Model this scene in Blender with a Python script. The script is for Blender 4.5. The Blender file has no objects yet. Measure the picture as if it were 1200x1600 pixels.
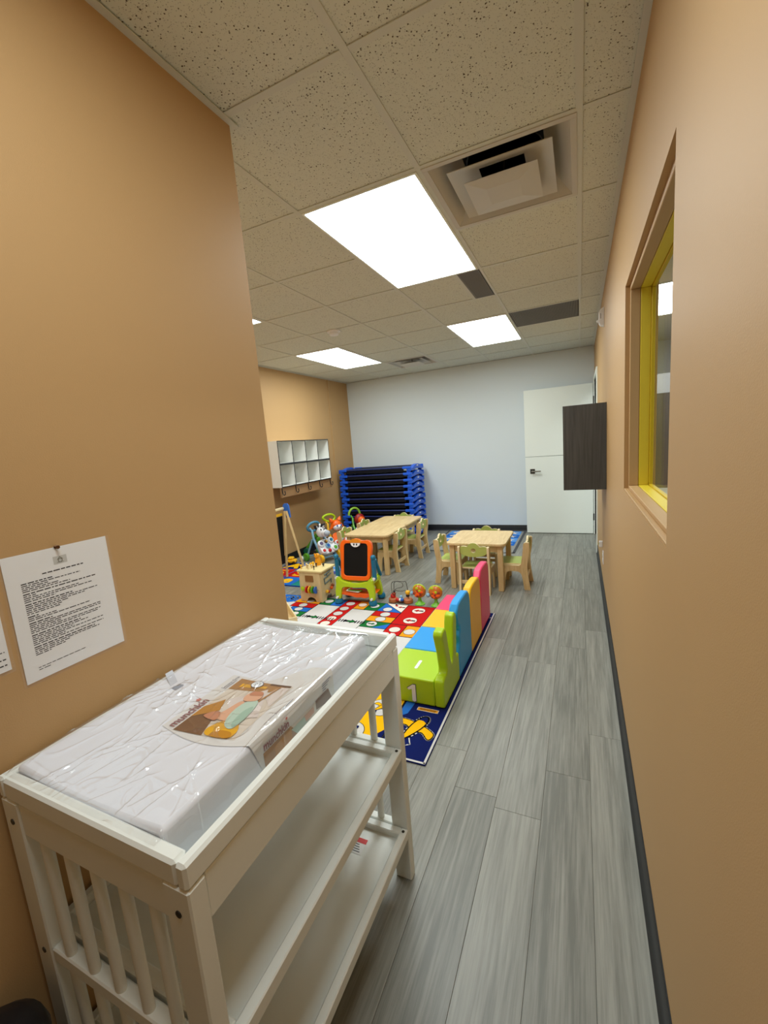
import bpy, bmesh, math, random
from mathutils import Vector, Matrix, noise as mnoise
R = math.radians
random.seed(7)
C = bpy.context.scene.collection
sc = bpy.context.scene

# ---------------------------------------------------------------- camera
H = 1.484
CZ = 2.607           # ceiling height
RW = 0.186           # right wall face
LW = -1.08           # near left wall face
FL = -3.70           # far left wall face
BW = 6.74            # back wall face
PY = 1.305           # end of the near left wall
F = 662.0
def _d(px, py):
    v = Vector((px - 600, -(py - 800), -F)); return v.normalized()
Yc = _d(906, 672); Xc = -_d(-830, 811)
Xc = (Xc - Yc * Xc.dot(Yc)).normalized(); Zc = Xc.cross(Yc)
rot = Matrix((Xc, Yc, Zc))            # camera -> world
cam_d = bpy.data.cameras.new('camera'); cam = bpy.data.objects.new('camera', cam_d); C.objects.link(cam)
cam_d.sensor_fit = 'HORIZONTAL'; cam_d.sensor_width = 36.0; cam_d.lens = F / 1200 * 36.0
cam_d.clip_start = 0.02
cam.matrix_world = Matrix.Translation((0, 0, H)) @ rot.to_4x4()
sc.camera = cam
# ---------------------------------------------------------------- world, view
w = bpy.data.worlds.new('world'); sc.world = w; w.use_nodes = True
w.node_tree.nodes['Background'].inputs[0].default_value = (0.8, 0.85, 0.9, 1)
w.node_tree.nodes['Background'].inputs[1].default_value = 0.05
vs = sc.view_settings
vs.view_transform = 'Standard'; vs.look = 'None'; vs.gamma = 1.0; vs.use_curve_mapping = False
vs.exposure = 0.45
LAMP = 11.0           # emission of a ceiling panel

# ---------------------------------------------------------------- materials
def lin(c):
    return tuple(((x/255)/12.92 if x/255 <= .04045 else ((x/255+.055)/1.055)**2.4) for x in c)
MATS = {}
def mat(name, col, rough=.5, spec=.5, metal=0, bump=0, bscale=200, var=0, vscale=8, emit=0, coat=0):
    if name in MATS: return MATS[name]
    m = bpy.data.materials.new(name); m.use_nodes = True
    nt = m.node_tree; b = nt.nodes['Principled BSDF']; c = (*lin(col), 1)
    b.inputs['Base Color'].default_value = c
    b.inputs['Roughness'].default_value = rough
    b.inputs['Specular IOR Level'].default_value = spec
    b.inputs['Metallic'].default_value = metal
    b.inputs['Coat Weight'].default_value = coat
    if bump or var:
        tc = nt.nodes.new('ShaderNodeTexCoord')
    if var:
        n = nt.nodes.new('ShaderNodeTexNoise'); n.inputs['Scale'].default_value = vscale; n.inputs['Detail'].default_value = 4
        nt.links.new(tc.outputs['Object'], n.inputs['Vector'])
        r = nt.nodes.new('ShaderNodeMapRange'); r.inputs['To Min'].default_value = 1-var; r.inputs['To Max'].default_value = 1+var
        nt.links.new(n.outputs['Fac'], r.inputs['Value'])
        mx = nt.nodes.new('ShaderNodeVectorMath'); mx.operation = 'SCALE'; mx.inputs[0].default_value = c[:3]
        nt.links.new(r.outputs[0], mx.inputs['Scale']); nt.links.new(mx.outputs[0], b.inputs['Base Color'])
    if bump:
        n = nt.nodes.new('ShaderNodeTexNoise'); n.inputs['Scale'].default_value = bscale; n.inputs['Detail'].default_value = 3
        nt.links.new(tc.outputs['Object'], n.inputs['Vector'])
        bp = nt.nodes.new('ShaderNodeBump'); bp.inputs['Strength'].default_value = bump; bp.inputs['Distance'].default_value = .002
        nt.links.new(n.outputs['Fac'], bp.inputs['Height']); nt.links.new(bp.outputs[0], b.inputs['Normal'])
    if emit:
        b.inputs['Emission Color'].default_value = c; b.inputs['Emission Strength'].default_value = emit
    MATS[name] = m; return m

def wood(name, c1, c2, scale=(40, 4, 40), rough=.45, rand=0.0, ring=.5, bump=.05):
    m = bpy.data.materials.new(name); m.use_nodes = True; nt = m.node_tree; b = nt.nodes['Principled BSDF']
    b.inputs['Roughness'].default_value = rough
    g = nt.nodes.new('ShaderNodeNewGeometry') if rand else nt.nodes.new('ShaderNodeTexCoord')
    oi = nt.nodes.new('ShaderNodeObjectInfo')
    add = nt.nodes.new('ShaderNodeVectorMath'); add.operation = 'MULTIPLY_ADD'
    add.inputs[1].default_value = (37, 53, 29)
    nt.links.new(oi.outputs['Random'], add.inputs[0]); nt.links.new(g.outputs['Position' if rand else 'Object'], add.inputs[2])
    mp = nt.nodes.new('ShaderNodeMapping'); mp.inputs['Scale'].default_value = scale
    nt.links.new(add.outputs[0], mp.inputs['Vector'])
    n1 = nt.nodes.new('ShaderNodeTexNoise'); n1.inputs['Scale'].default_value = 1; n1.inputs['Detail'].default_value = 6; n1.inputs['Roughness'].default_value = .65
    nt.links.new(mp.outputs[0], n1.inputs['Vector'])
    mp2 = nt.nodes.new('ShaderNodeMapping'); mp2.inputs['Scale'].default_value = tuple(s*.22 for s in scale)
    nt.links.new(add.outputs[0], mp2.inputs['Vector'])
    wv = nt.nodes.new('ShaderNodeTexNoise'); wv.inputs['Scale'].default_value = 1; wv.inputs['Detail'].default_value = 2; wv.inputs['Distortion'].default_value = 1.2
    nt.links.new(mp2.outputs[0], wv.inputs['Vector'])
    mm = nt.nodes.new('ShaderNodeMath'); mm.operation = 'MULTIPLY_ADD'; mm.inputs[1].default_value = ring; 
    sub = nt.nodes.new('ShaderNodeMath'); sub.operation = 'SUBTRACT'; sub.inputs[1].default_value = .5
    nt.links.new(wv.outputs['Fac'], sub.inputs[0]); nt.links.new(sub.outputs[0], mm.inputs[0]); nt.links.new(n1.outputs['Fac'], mm.inputs[2])
    last = mm
    if rand:
        r2 = nt.nodes.new('ShaderNodeMath'); r2.operation = 'MULTIPLY_ADD'; r2.inputs[1].default_value = rand
        nt.links.new(oi.outputs['Random'], r2.inputs[0]); nt.links.new(mm.outputs[0], r2.inputs[2])
        s2 = nt.nodes.new('ShaderNodeMath'); s2.operation = 'SUBTRACT'; s2.inputs[1].default_value = rand/2
        nt.links.new(r2.outputs[0], s2.inputs[0]); last = s2
    cr = nt.nodes.new('ShaderNodeValToRGB')
    cr.color_ramp.elements[0].position = .25; cr.color_ramp.elements[0].color = (*lin(c1), 1)
    cr.color_ramp.elements[1].position = .75; cr.color_ramp.elements[1].color = (*lin(c2), 1)
    nt.links.new(last.outputs[0], cr.inputs[0]); nt.links.new(cr.outputs[0], b.inputs['Base Color'])
    bp = nt.nodes.new('ShaderNodeBump'); bp.inputs['Strength'].default_value = bump; bp.inputs['Distance'].default_value = .001
    nt.links.new(n1.outputs['Fac'], bp.inputs['Height']); nt.links.new(bp.outputs[0], b.inputs['Normal'])
    MATS[name] = m; return m

def tile_material():
    m = bpy.data.materials.new('ceiling_tile'); m.use_nodes = True; nt = m.node_tree; b = nt.nodes['Principled BSDF']
    b.inputs['Roughness'].default_value = .9; b.inputs['Specular IOR Level'].default_value = .1
    g = nt.nodes.new('ShaderNodeNewGeometry')
    mp = nt.nodes.new('ShaderNodeMapping'); mp.inputs['Scale'].default_value = (1, 1, 0)
    nt.links.new(g.outputs['Position'], mp.inputs['Vector'])
    # small distorted pits
    dn = nt.nodes.new('ShaderNodeTexNoise'); dn.inputs['Scale'].default_value = 120
    nt.links.new(mp.outputs[0], dn.inputs['Vector'])
    ad = nt.nodes.new('ShaderNodeVectorMath'); ad.operation = 'MULTIPLY_ADD'; ad.inputs[1].default_value = (.006, .006, 0)
    nt.links.new(dn.outputs['Color'], ad.inputs[0]); nt.links.new(mp.outputs[0], ad.inputs[2])
    outs = []
    for s, th, keep in ((95, .26, .50), (200, .30, .35)):
        v = nt.nodes.new('ShaderNodeTexVoronoi'); v.inputs['Scale'].default_value = s
        nt.links.new(ad.outputs[0], v.inputs['Vector'])
        lt = nt.nodes.new('ShaderNodeMapRange'); lt.inputs['From Min'].default_value = th; lt.inputs['From Max'].default_value = th*.6
        nt.links.new(v.outputs['Distance'], lt.inputs['Value'])
        sp = nt.nodes.new('ShaderNodeSeparateColor'); nt.links.new(v.outputs['Color'], sp.inputs[0])
        gt = nt.nodes.new('ShaderNodeMath'); gt.operation = 'GREATER_THAN'; gt.inputs[1].default_value = keep
        nt.links.new(sp.outputs[0], gt.inputs[0])
        mu = nt.nodes.new('ShaderNodeMath'); mu.operation = 'MULTIPLY'
        nt.links.new(lt.outputs[0], mu.inputs[0]); nt.links.new(gt.outputs[0], mu.inputs[1]); outs.append(mu)
    mx = nt.nodes.new('ShaderNodeMath'); mx.operation = 'MAXIMUM'
    nt.links.new(outs[0].outputs[0], mx.inputs[0])
    hf = nt.nodes.new('ShaderNodeMath'); hf.operation = 'MULTIPLY'; hf.inputs[1].default_value = .5
    nt.links.new(outs[1].outputs[0], hf.inputs[0]); nt.links.new(hf.outputs[0], mx.inputs[1])
    mix = nt.nodes.new('ShaderNodeMix'); mix.data_type = 'RGBA'
    mix.inputs[6].default_value = (*lin((220, 222, 208)), 1); mix.inputs[7].default_value = (*lin((84, 70, 52)), 1)
    nt.links.new(mx.outputs[0], mix.inputs[0]); nt.links.new(mix.outputs[2], b.inputs['Base Color'])
    bp = nt.nodes.new('ShaderNodeBump'); bp.invert = True; bp.inputs['Strength'].default_value = .5; bp.inputs['Distance'].default_value = .003
    nt.links.new(mx.outputs[0], bp.inputs['Height']); nt.links.new(bp.outputs[0], b.inputs['Normal'])
    MATS['ceiling_tile'] = m; return m

def film_material(name, haze=.06, gloss=.9, rough=.08):
    m = bpy.data.materials.new(name); m.use_nodes = True; nt = m.node_tree
    out = nt.nodes['Material Output']; nt.nodes.remove(nt.nodes['Principled BSDF'])
    tr = nt.nodes.new('ShaderNodeBsdfTransparent'); gl = nt.nodes.new('ShaderNodeBsdfGlossy'); gl.inputs['Roughness'].default_value = rough
    df = nt.nodes.new('ShaderNodeBsdfDiffuse'); df.inputs['Color'].default_value = (.85, .86, .9, 1)
    fr = nt.nodes.new('ShaderNodeLayerWeight'); fr.inputs['Blend'].default_value = .5
    pw_ = nt.nodes.new('ShaderNodeMath'); pw_.operation = 'POWER'; pw_.inputs[1].default_value = 4.5
    nt.links.new(fr.outputs['Facing'], pw_.inputs[0])
    mu = nt.nodes.new('ShaderNodeMath'); mu.operation = 'MULTIPLY_ADD'; mu.inputs[1].default_value = gloss; mu.inputs[2].default_value = .04*gloss; mu.use_clamp = True
    nt.links.new(pw_.outputs[0], mu.inputs[0])
    m1 = nt.nodes.new('ShaderNodeMixShader'); m1.inputs[0].default_value = haze
    nt.links.new(tr.outputs[0], m1.inputs[1]); nt.links.new(df.outputs[0], m1.inputs[2])
    m2 = nt.nodes.new('ShaderNodeMixShader'); nt.links.new(mu.outputs[0], m2.inputs[0])
    nt.links.new(m1.outputs[0], m2.inputs[1]); nt.links.new(gl.outputs[0], m2.inputs[2])
    nt.links.new(m2.outputs[0], out.inputs['Surface'])
    MATS[name] = m; return m

M_WALL = mat('tan_paint', (190, 153, 105), .55, .32, bump=.12, bscale=350)
M_WALLW = mat('white_paint', (218, 226, 228), .7, .25, bump=.08, bscale=350)
M_CEIL = mat('grid_white', (214, 215, 203), .5, .3)
M_TILE = tile_material()
M_BLACK = mat('black_vinyl', (22, 23, 26), .45, .5)
M_PLANK = wood('grey_plank', (112, 112, 104), (154, 153, 144), scale=(120, 4.5, 1), rough=.4, rand=.24, ring=.75, bump=.08)
M_SUB = mat('plank_joint', (112, 110, 104), .8)
M_DOOR = mat('door_white', (238, 243, 234), .5, .3)
M_WHITE = mat('white_lacquer', (236, 239, 234), .42, .4)
M_DARKW = wood('dark_wood', (52, 50, 47), (76, 74, 70), scale=(60, 60, 3), rough=.5, ring=.5)
M_GREY = mat('grey_laminate', (176, 178, 178), .5)
M_STEEL = mat('brushed_steel', (170, 168, 160), .35, .5, metal=.9)
M_DKSTEEL = mat('dark_metal', (70, 68, 62), .4, .5, metal=.7)
M_YEL = mat('yellow_paint', (224, 198, 52), .5, .3)
M_PINE = wood('rubberwood', (206, 174, 120), (234, 208, 158), scale=(8, 60, 60), rough=.4, ring=.6)
M_PINE_Y = wood('rubberwood_lengthwise', (206, 174, 120), (234, 208, 158), scale=(60, 8, 60), rough=.4, ring=.6)
M_PINE_Z = wood('rubberwood_upright', (198, 164, 110), (226, 198, 146), scale=(60, 60, 7), rough=.4, ring=.6)
M_PLY = mat('plywood_edge', (232, 214, 168), .5)
M_CGREEN = mat('chair_green', (176, 190, 98), .45, .4)
M_BLUE = mat('cot_blue', (24, 92, 214), .4, .5)
M_NAVY = mat('cot_navy', (34, 48, 104), .4, .5)
M_SLING = mat('cot_sling', (12, 13, 22), .7, .2)
M_GREENV = mat('lime_vinyl', (176, 212, 18), .38, .5, bump=.08, bscale=60)
M_BLUEV = mat('sky_vinyl', (40, 160, 236), .38, .5, bump=.08, bscale=60)
M_YELV = mat('yellow_vinyl', (250, 194, 12), .38, .5, bump=.08, bscale=60)
M_PINKV = mat('pink_vinyl', (238, 64, 116), .38, .5, bump=.08, bscale=60)
M_WV = mat('print_white', (238, 238, 236), .6, .2)
M_INK = mat('print_ink', (40, 40, 44), .7, .2)
M_GREYINK = mat('print_grey', (104, 106, 112), .7, .2)
M_ORANGE = mat('toy_orange', (250, 104, 18), .32, .5)
M_LIME = mat('toy_lime', (182, 214, 22), .35, .5)
M_TEAL = mat('toy_teal', (0, 112, 148), .35, .5)
M_CHALK = mat('chalkboard_black', (8, 8, 9), .6, .25)
M_TYEL = mat('toy_yellow', (248, 190, 30), .35, .5)
M_TRED = mat('toy_red', (206, 34, 28), .35, .5)
M_TWHITE = mat('toy_white', (236, 236, 238), .35, .5)
M_TBLUE = mat('toy_blue', (44, 104, 196), .35, .5)
M_TGREEN = mat('toy_green', (92, 168, 44), .35, .5)
M_TBLACK = mat('toy_black', (24, 24, 28), .4, .5)
M_GREYBLUE = mat('toy_pale_blue', (130, 178, 208), .35, .5)
M_FILM = film_material('clear_film', .04, 1.8, .06)
M_SLEEVE = film_material('clear_sleeve', .05, .4, .15)
M_GLASS = film_material('window_glass', 0.0, .25, .0)

# ---------------------------------------------------------------- mesh builder
class MB:
    def __init__(s): s.v = []; s.f = []; s.mi = []; s.T = Matrix.Identity(4)
    def tr(s, loc=(0, 0, 0), rz=0, rx=0, ry=0, sc_=1):
        s.T = Matrix.Translation(loc) @ Matrix.Rotation(rz, 4, 'Z') @ Matrix.Rotation(ry, 4, 'Y') @ Matrix.Rotation(rx, 4, 'X') @ Matrix.Scale(sc_, 4); return s
    def add(s, vs, fs, mi=0):
        o = len(s.v); s.v += [tuple(s.T @ Vector(p)) for p in vs]
        for k, f in enumerate(fs):
            s.f.append([o+i for i in f]); s.mi.append(mi[k] if isinstance(mi, list) else mi)
        return s
    def box(s, x0, x1, y0, y1, z0, z1, mi=0):
        return s.add([(x0,y0,z0),(x1,y0,z0),(x1,y1,z0),(x0,y1,z0),(x0,y0,z1),(x1,y0,z1),(x1,y1,z1),(x0,y1,z1)],
                     [(3,2,1,0),(4,5,6,7),(0,1,5,4),(1,2,6,5),(2,3,7,6),(3,0,4,7)], mi)
    def cbox(s, x0, x1, y0, y1, z0, z1, c=.003, mi=0):
        vs = []; idx = {}
        X = (x0, x1); Y = (y0, y1); Z = (z0, z1)
        for i in (0, 1):
            for j in (0, 1):
                for k in (0, 1):
                    for a in range(3):
                        p = [X[i], Y[j], Z[k]]
                        for b in range(3):
                            if b != a: p[b] += c if (i, j, k)[b] == 0 else -c
                        idx[(i, j, k, a)] = len(vs); vs.append(tuple(p))
        fs = []
        for a in range(3):
            b, d = (a+1) % 3, (a+2) % 3
            for e in (0, 1):
                q = []
                for (u, w_) in ((0,0),(1,0),(1,1),(0,1)):
                    t = [0,0,0]; t[a] = e; t[b] = u; t[d] = w_
                    q.append(idx[(*t, a)])
                fs.append(q if e else q[::-1])
            for u in (0, 1):
                for w_ in (0, 1):
                    q = []
                    for e, ax in ((0, b), (1, b), (1, d), (0, d)):
                        t = [0,0,0]; t[a] = e; t[b] = u; t[d] = w_
                        q.append(idx[(*t, ax)])
                    fs.append(q)
        for i in (0, 1):
            for j in (0, 1):
                for k in (0, 1):
                    fs.append([idx[(i, j, k, a)] for a in range(3)])
        return s.add(vs, fs, mi)
    def prism(s, poly, ax, a0, a1, mi=0, side=None):
        n = len(poly)
        def P(p, a): return (a, p[0], p[1]) if ax == 'x' else (p[0], a, p[1]) if ax == 'y' else (p[0], p[1], a)
        vs = [P(p, a0) for p in poly] + [P(p, a1) for p in poly]
        fs = [list(range(n))[::-1], list(range(n, 2*n))] + [(i, (i+1) % n, n+(i+1) % n, n+i) for i in range(n)]
        sd = mi if side is None else side
        return s.add(vs, fs, [mi, mi] + [sd]*n)
    def ringprism(s, outer, inner, ax, a0, a1, mi=0, side=None):
        n = len(outer)
        def P(p, a): return (a, p[0], p[1]) if ax == 'x' else (p[0], a, p[1]) if ax == 'y' else (p[0], p[1], a)
        vs = [P(p, a0) for p in outer]+[P(p, a0) for p in inner]+[P(p, a1) for p in outer]+[P(p, a1) for p in inner]
        fs = []; mm = []; sd = mi if side is None else side
        for i in range(n):
            j = (i+1) % n
            fs += [(i, n+i, n+j, j), (2*n+i, 2*n+j, 3*n+j, 3*n+i), (i, j, 2*n+j, 2*n+i), (n+j, n+i, 3*n+i, 3*n+j)]
            mm += [mi, mi, sd, sd]
        return s.add(vs, fs, mm)
    def tube(s, path, r, n=8, closed=False, mi=0, caps=True):
        P = [Vector(p) for p in path]; m = len(P); rs = r if isinstance(r, (list, tuple)) else [r]*m
        vs = []; up = None
        for i in range(m):
            a = P[(i-1) % m] if (closed or i > 0) else P[0]; b = P[(i+1) % m] if (closed or i < m-1) else P[-1]
            t = (b-a)
            t = t.normalized() if t.length > 1e-9 else Vector((0, 0, 1))
            if up is None: up = Vector((0, 0, 1)) if abs(t.z) < .9 else Vector((1, 0, 0))
            u = (up - t*up.dot(t))
            if u.length < 1e-6: u = t.orthogonal()
            u.normalize(); up = u; w_ = t.cross(u)
            for k in range(n):
                q = 2*math.pi*k/n; vs.append(tuple(P[i] + (u*math.cos(q) + w_*math.sin(q))*rs[i]))
        fs = []
        for i in range(m if closed else m-1):
            for k in range(n):
                a = i*n; b = ((i+1) % m)*n
                fs.append((a+k, a+(k+1) % n, b+(k+1) % n, b+k))
        if caps and not closed:
            fs += [list(range(n))[::-1], list(range((m-1)*n, m*n))]
        return s.add(vs, fs, mi)
    def cyl(s, p0, p1, r0, r1=None, n=16, mi=0):
        return s.tube([p0, p1], [r0, r0 if r1 is None else r1], n, mi=mi)
    def lathe(s, prof, c=(0, 0, 0), n=20, mi=0):
        vs = []; fs = []; m = len(prof)
        for (r, z) in prof:
            for k in range(n):
                q = 2*math.pi*k/n; vs.append((c[0]+max(r, 1e-4)*math.cos(q), c[1]+max(r, 1e-4)*math.sin(q), c[2]+z))
        for i in range(m-1):
            for k in range(n):
                fs.append((i*n+k, i*n+(k+1) % n, (i+1)*n+(k+1) % n, (i+1)*n+k))
        fs += [list(range(n))[::-1], list(range((m-1)*n, m*n))]
        return s.add(vs, fs, mi)
    def ell(s, c, r, nu=16, nv=10, mi=0):
        r = (r, r, r) if not isinstance(r, (tuple, list)) else r
        vs = [(c[0], c[1], c[2]-r[2])]; fs = []
        for j in range(1, nv):
            p = -math.pi/2 + math.pi*j/nv
            for i in range(nu):
                t = 2*math.pi*i/nu
                vs.append((c[0]+r[0]*math.cos(p)*math.cos(t), c[1]+r[1]*math.cos(p)*math.sin(t), c[2]+r[2]*math.sin(p)))
        vs.append((c[0], c[1], c[2]+r[2])); L = len(vs)-1
        for i in range(nu):
            fs.append((0, 1+(i+1) % nu, 1+i)); fs.append((L, L-nu+i, L-nu+(i+1) % nu))
        for j in range(nv-2):
            for i in range(nu):
                a = 1+j*nu; b = a+nu
                fs.append((a+i, a+(i+1) % nu, b+(i+1) % nu, b+i))
        return s.add(vs, fs, mi)
    def build(s, name, mats, parent=None, world=False, ang=32, recalc=True, smooth=True, bevel=0):
        me = bpy.data.meshes.new(name)
        vs = s.v
        if world and parent is not None:
            l = parent.location; vs = [(p[0]-l.x, p[1]-l.y, p[2]-l.z) for p in vs]
        me.from_pydata(vs, [], s.f)
        for m in (mats if isinstance(mats, (list, tuple)) else [mats]): me.materials.append(m)
        me.polygons.foreach_set('material_index', s.mi)
        if recalc:
            b = bmesh.new(); b.from_mesh(me); bmesh.ops.recalc_face_normals(b, faces=b.faces); b.to_mesh(me); b.free()
        if smooth:
            me.polygons.foreach_set('use_smooth', [True]*len(me.polygons)); me.set_sharp_from_angle(angle=R(ang))
        me.update()
        o = bpy.data.objects.new(name, me); C.objects.link(o)
        if parent is not None: o.parent = parent
        if bevel:
            bv = o.modifiers.new('bevel', 'BEVEL'); bv.width = bevel; bv.segments = 3; bv.limit_method = 'ANGLE'; bv.angle_limit = R(40)
        return o

def tag(o, label=None, cat=None, group=None, kind=None):
    if label: o['label'] = label
    if cat: o['category'] = cat
    if group: o['group'] = group
    if kind: o['kind'] = kind
    return o
def thing(name, label, cat, loc=(0, 0, 0), rz=0, group=None):
    o = bpy.data.objects.new(name, None); C.objects.link(o); o.empty_display_size = .1
    o.location = loc; o.rotation_euler = (0, 0, rz); return tag(o, label, cat, group)
def dup(root, loc, rz=0, label=None):
    r = root.copy(); C.objects.link(r); r.location = loc; r.rotation_euler = (0, 0, rz)
    if label: r['label'] = label
    for ch in list(root.children):
        c = ch.copy(); C.objects.link(c); c.parent = r
        for g in ch.children:
            d = g.copy(); C.objects.link(d); d.parent = c
    return r
def struct(o): o['kind'] = 'structure'; return o
def circ(cx, cy, rx, ry=None, n=24, a0=0, a1=360):
    ry = rx if ry is None else ry
    full = abs(a1-a0) >= 360
    return [(cx+rx*math.cos(R(a0+(a1-a0)*i/(n if full else n-1))), cy+ry*math.sin(R(a0+(a1-a0)*i/(n if full else n-1)))) for i in range(n)]
def rrect(x0, x1, y0, y1, r, n=5):
    p = []
    for cx, cy, a in ((x1-r, y1-r, 0), (x0+r, y1-r, 90), (x0+r, y0+r, 180), (x1-r, y0+r, 270)):
        p += circ(cx, cy, r, r, n, a, a+90)
    return p
def raysample(poly, c, n):
    """points of a star-shaped outline, seen from c, at n even angles"""
    out = []
    for k in range(n):
        a = 2*math.pi*k/n; dx, dy = math.cos(a), math.sin(a); best = None
        for i in range(len(poly)):
            x1, y1 = poly[i][0]-c[0], poly[i][1]-c[1]; x2, y2 = poly[(i+1) % len(poly)][0]-c[0], poly[(i+1) % len(poly)][1]-c[1]
            ex, ey = x2-x1, y2-y1; den = dx*ey-dy*ex
            if abs(den) < 1e-12: continue
            t = (x1*ey-y1*ex)/den; u = (x1*dy-y1*dx)/den
            if t > 0 and -1e-6 <= u <= 1+1e-6 and (best is None or t > best): best = t
        best = best or 0.01
        out.append((c[0]+dx*best, c[1]+dy*best))
    return out
def smooth_closed(pts, k=6):
    n = len(pts); out = []
    for i in range(n):
        p0, p1, p2, p3 = pts[i-1], pts[i], pts[(i+1) % n], pts[(i+2) % n]
        for j in range(k):
            t = j/k
            out.append(tuple(.5*((2*p1[d]) + (-p0[d]+p2[d])*t + (2*p0[d]-5*p1[d]+4*p2[d]-p3[d])*t*t + (-p0[d]+3*p1[d]-3*p2[d]+p3[d])*t**3) for d in range(len(p1))))
    return out
def smooth_open(pts, k=6):
    n = len(pts); out = []
    for i in range(n-1):
        p0, p1, p2, p3 = pts[max(i-1, 0)], pts[i], pts[i+1], pts[min(i+2, n-1)]
        for j in range(k):
            t = j/k
            out.append(tuple(.5*((2*p1[d]) + (-p0[d]+p2[d])*t + (2*p0[d]-5*p1[d]+4*p2[d]-p3[d])*t*t + (-p0[d]+3*p1[d]-3*p2[d]+p3[d])*t**3) for d in range(len(p1))))
    out.append(tuple(pts[-1])); return out

def text_polys(txt, size, bold=0, shear=0, spacing=1.0):
    """flat glyph mesh of a word: (verts2d, faces), left aligned on y=0"""
    cu = bpy.data.curves.new('glyphs', 'FONT'); cu.body = txt; cu.size = size; cu.offset = bold; cu.shear = shear; cu.space_character = spacing
    cu.resolution_u = 3
    o = bpy.data.objects.new('glyphs', cu); C.objects.link(o)
    dg = bpy.context.evaluated_depsgraph_get(); me = o.evaluated_get(dg).to_mesh()
    vs = [(v.co.x, v.co.y) for v in me.vertices]; fs = [list(p.vertices) for p in me.polygons]
    o.evaluated_get(dg).to_mesh_clear(); bpy.data.objects.remove(o); bpy.data.curves.remove(cu)
    return vs, fs

class Print:
    """flat coloured print: shapes stacked in layers on a mapped surface"""
    def __init__(s, fmap, step=.0005): s.m = fmap; s.mb = MB(); s.mats = []; s.step = step
    def _mi(s, m):
        if m not in s.mats: s.mats.append(m)
        return s.mats.index(m)
    def poly(s, m, pts, layer=1):
        s.mb.add([s.m(p[0], p[1], layer*s.step) for p in pts], [list(range(len(pts)))], s._mi(m)); return s
    def rect(s, m, x0, x1, y0, y1, layer=1): return s.poly(m, [(x0,y0),(x1,y0),(x1,y1),(x0,y1)], layer)
    def disc(s, m, x, y, r, layer=2, ry=None, n=20): return s.poly(m, circ(x, y, r, ry, n), layer)
    def line(s, m, pts, wd, layer=2, closed=False):
        n = len(pts)
        for i in range(n if closed else n-1):
            (x0, y0), (x1, y1) = pts[i], pts[(i+1) % n]; L = math.hypot(x1-x0, y1-y0) or 1e-6
            ux, uy = (x1-x0)/L*wd/2, (y1-y0)/L*wd/2
            s.poly(m, [(x0-uy-ux*.6, y0+ux-uy*.6), (x1-uy+ux*.6, y1+ux+uy*.6), (x1+uy+ux*.6, y1-ux+uy*.6), (x0+uy-ux*.6, y0-ux-uy*.6)][::-1], layer)
        return s
    def text(s, m, txt, x, y, size, ang=0, layer=2, bold=0, shear=0, center=False, sx=1.0):
        vs, fs = text_polys(txt, size, bold, shear)
        if center and vs:
            cx = (min(v[0] for v in vs)+max(v[0] for v in vs))/2; cy = (min(v[1] for v in vs)+max(v[1] for v in vs))/2
            vs = [(a-cx, b-cy) for a, b in vs]
        ca, sa = math.cos(ang), math.sin(ang)
        s.mb.add([s.m(x+a*sx*ca-b*sa, y+a*sx*sa+b*ca, layer*s.step) for a, b in vs], fs, s._mi(m)); return s
    def build(s, name, parent=None, world=False):
        return s.mb.build(name, s.mats, parent, world, recalc=False, smooth=False)

# ================================================================= STRUCTURE
# ---- floor and planks
YN = -1.3             # rear end of the near alcove
floor = struct(MB().box(FL-.12, RW+.12, YN-.1, BW+.12, -.06, -.0025).build('floor', M_SUB))
pw, pl = .178, 1.22
offs = {0: 4.54, -1: 1.79, -2: 1.52, -3: .35, -4: 1.795}
col = 0
while True:
    x1 = .208 - pw*0 if col == 0 else .030 - pw*(-col-1)
    x1 = .030 + pw + pw*col; x0 = x1 - pw
    if x1 <= FL: break
    ya = YN if x1 > LW - .02 else PY
    o0 = offs.get(col, random.uniform(0, pl))
    j = math.floor((ya-o0)/pl)
    while o0 + j*pl < BW:
        y0 = max(o0+j*pl, ya); y1 = min(o0+(j+1)*pl, BW)
        a, b = max(x0, FL), min(x1, RW)
        if y1-y0 > .02 and b-a > .01:
            g = .0003
            MB().add([(a+g,y0+g,-.0025),(b-g,y0+g,-.0025),(b-g,y1-g,-.0025),(a+g,y1-g,-.0025),
                      (a+g,y0+g,-.001),(b-g,y0+g,-.001),(b-g,y1-g,-.001),(a+g,y1-g,-.001),
                      (a+.0011,y0+.0011,0),(b-.0011,y0+.0011,0),(b-.0011,y1-.0011,0),(a+.0011,y1-.0011,0)],
                     [(0,1,5,4),(1,2,6,5),(2,3,7,6),(3,0,4,7),(4,5,9,8),(5,6,10,9),(6,7,11,10),(7,4,8,11),(8,9,10,11)]
                     ).build('plank', M_PLANK, floor, smooth=False, recalc=False)
        j += 1
    col -= 1
# ---- walls
struct(MB().box(LW-.12, LW, YN, PY, 0, CZ).build('wall_left', M_WALL))
struct(MB().box(FL-.12, LW-.12, PY-.12, PY, 0, CZ).build('wall_partition', M_WALL))
struct(MB().box(FL-.12, FL, PY, BW, 0, CZ).build('wall_far_left', M_WALL))
struct(MB().box(FL-.12, RW+.12, BW, BW+.12, 0, CZ).build('wall_back', M_WALLW))
struct(MB().box(LW-.12, RW+.12, YN-.1, YN, 0, CZ).build('wall_rear', M_WALL))
WY0, WY1, WZ0, WZ1 = 1.175, 2.27, 1.19, 2.088
DY0, DY1, DZ = 5.62, 6.62, 2.13
b = MB(); X0, X1 = RW, RW+.125
b.box(X0, X1, YN, WY0, 0, CZ).box(X0, X1, WY0, WY1, 0, WZ0).box(X0, X1, WY0, WY1, WZ1, CZ).box(X0, X1, WY1, DY0, 0, CZ)
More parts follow.
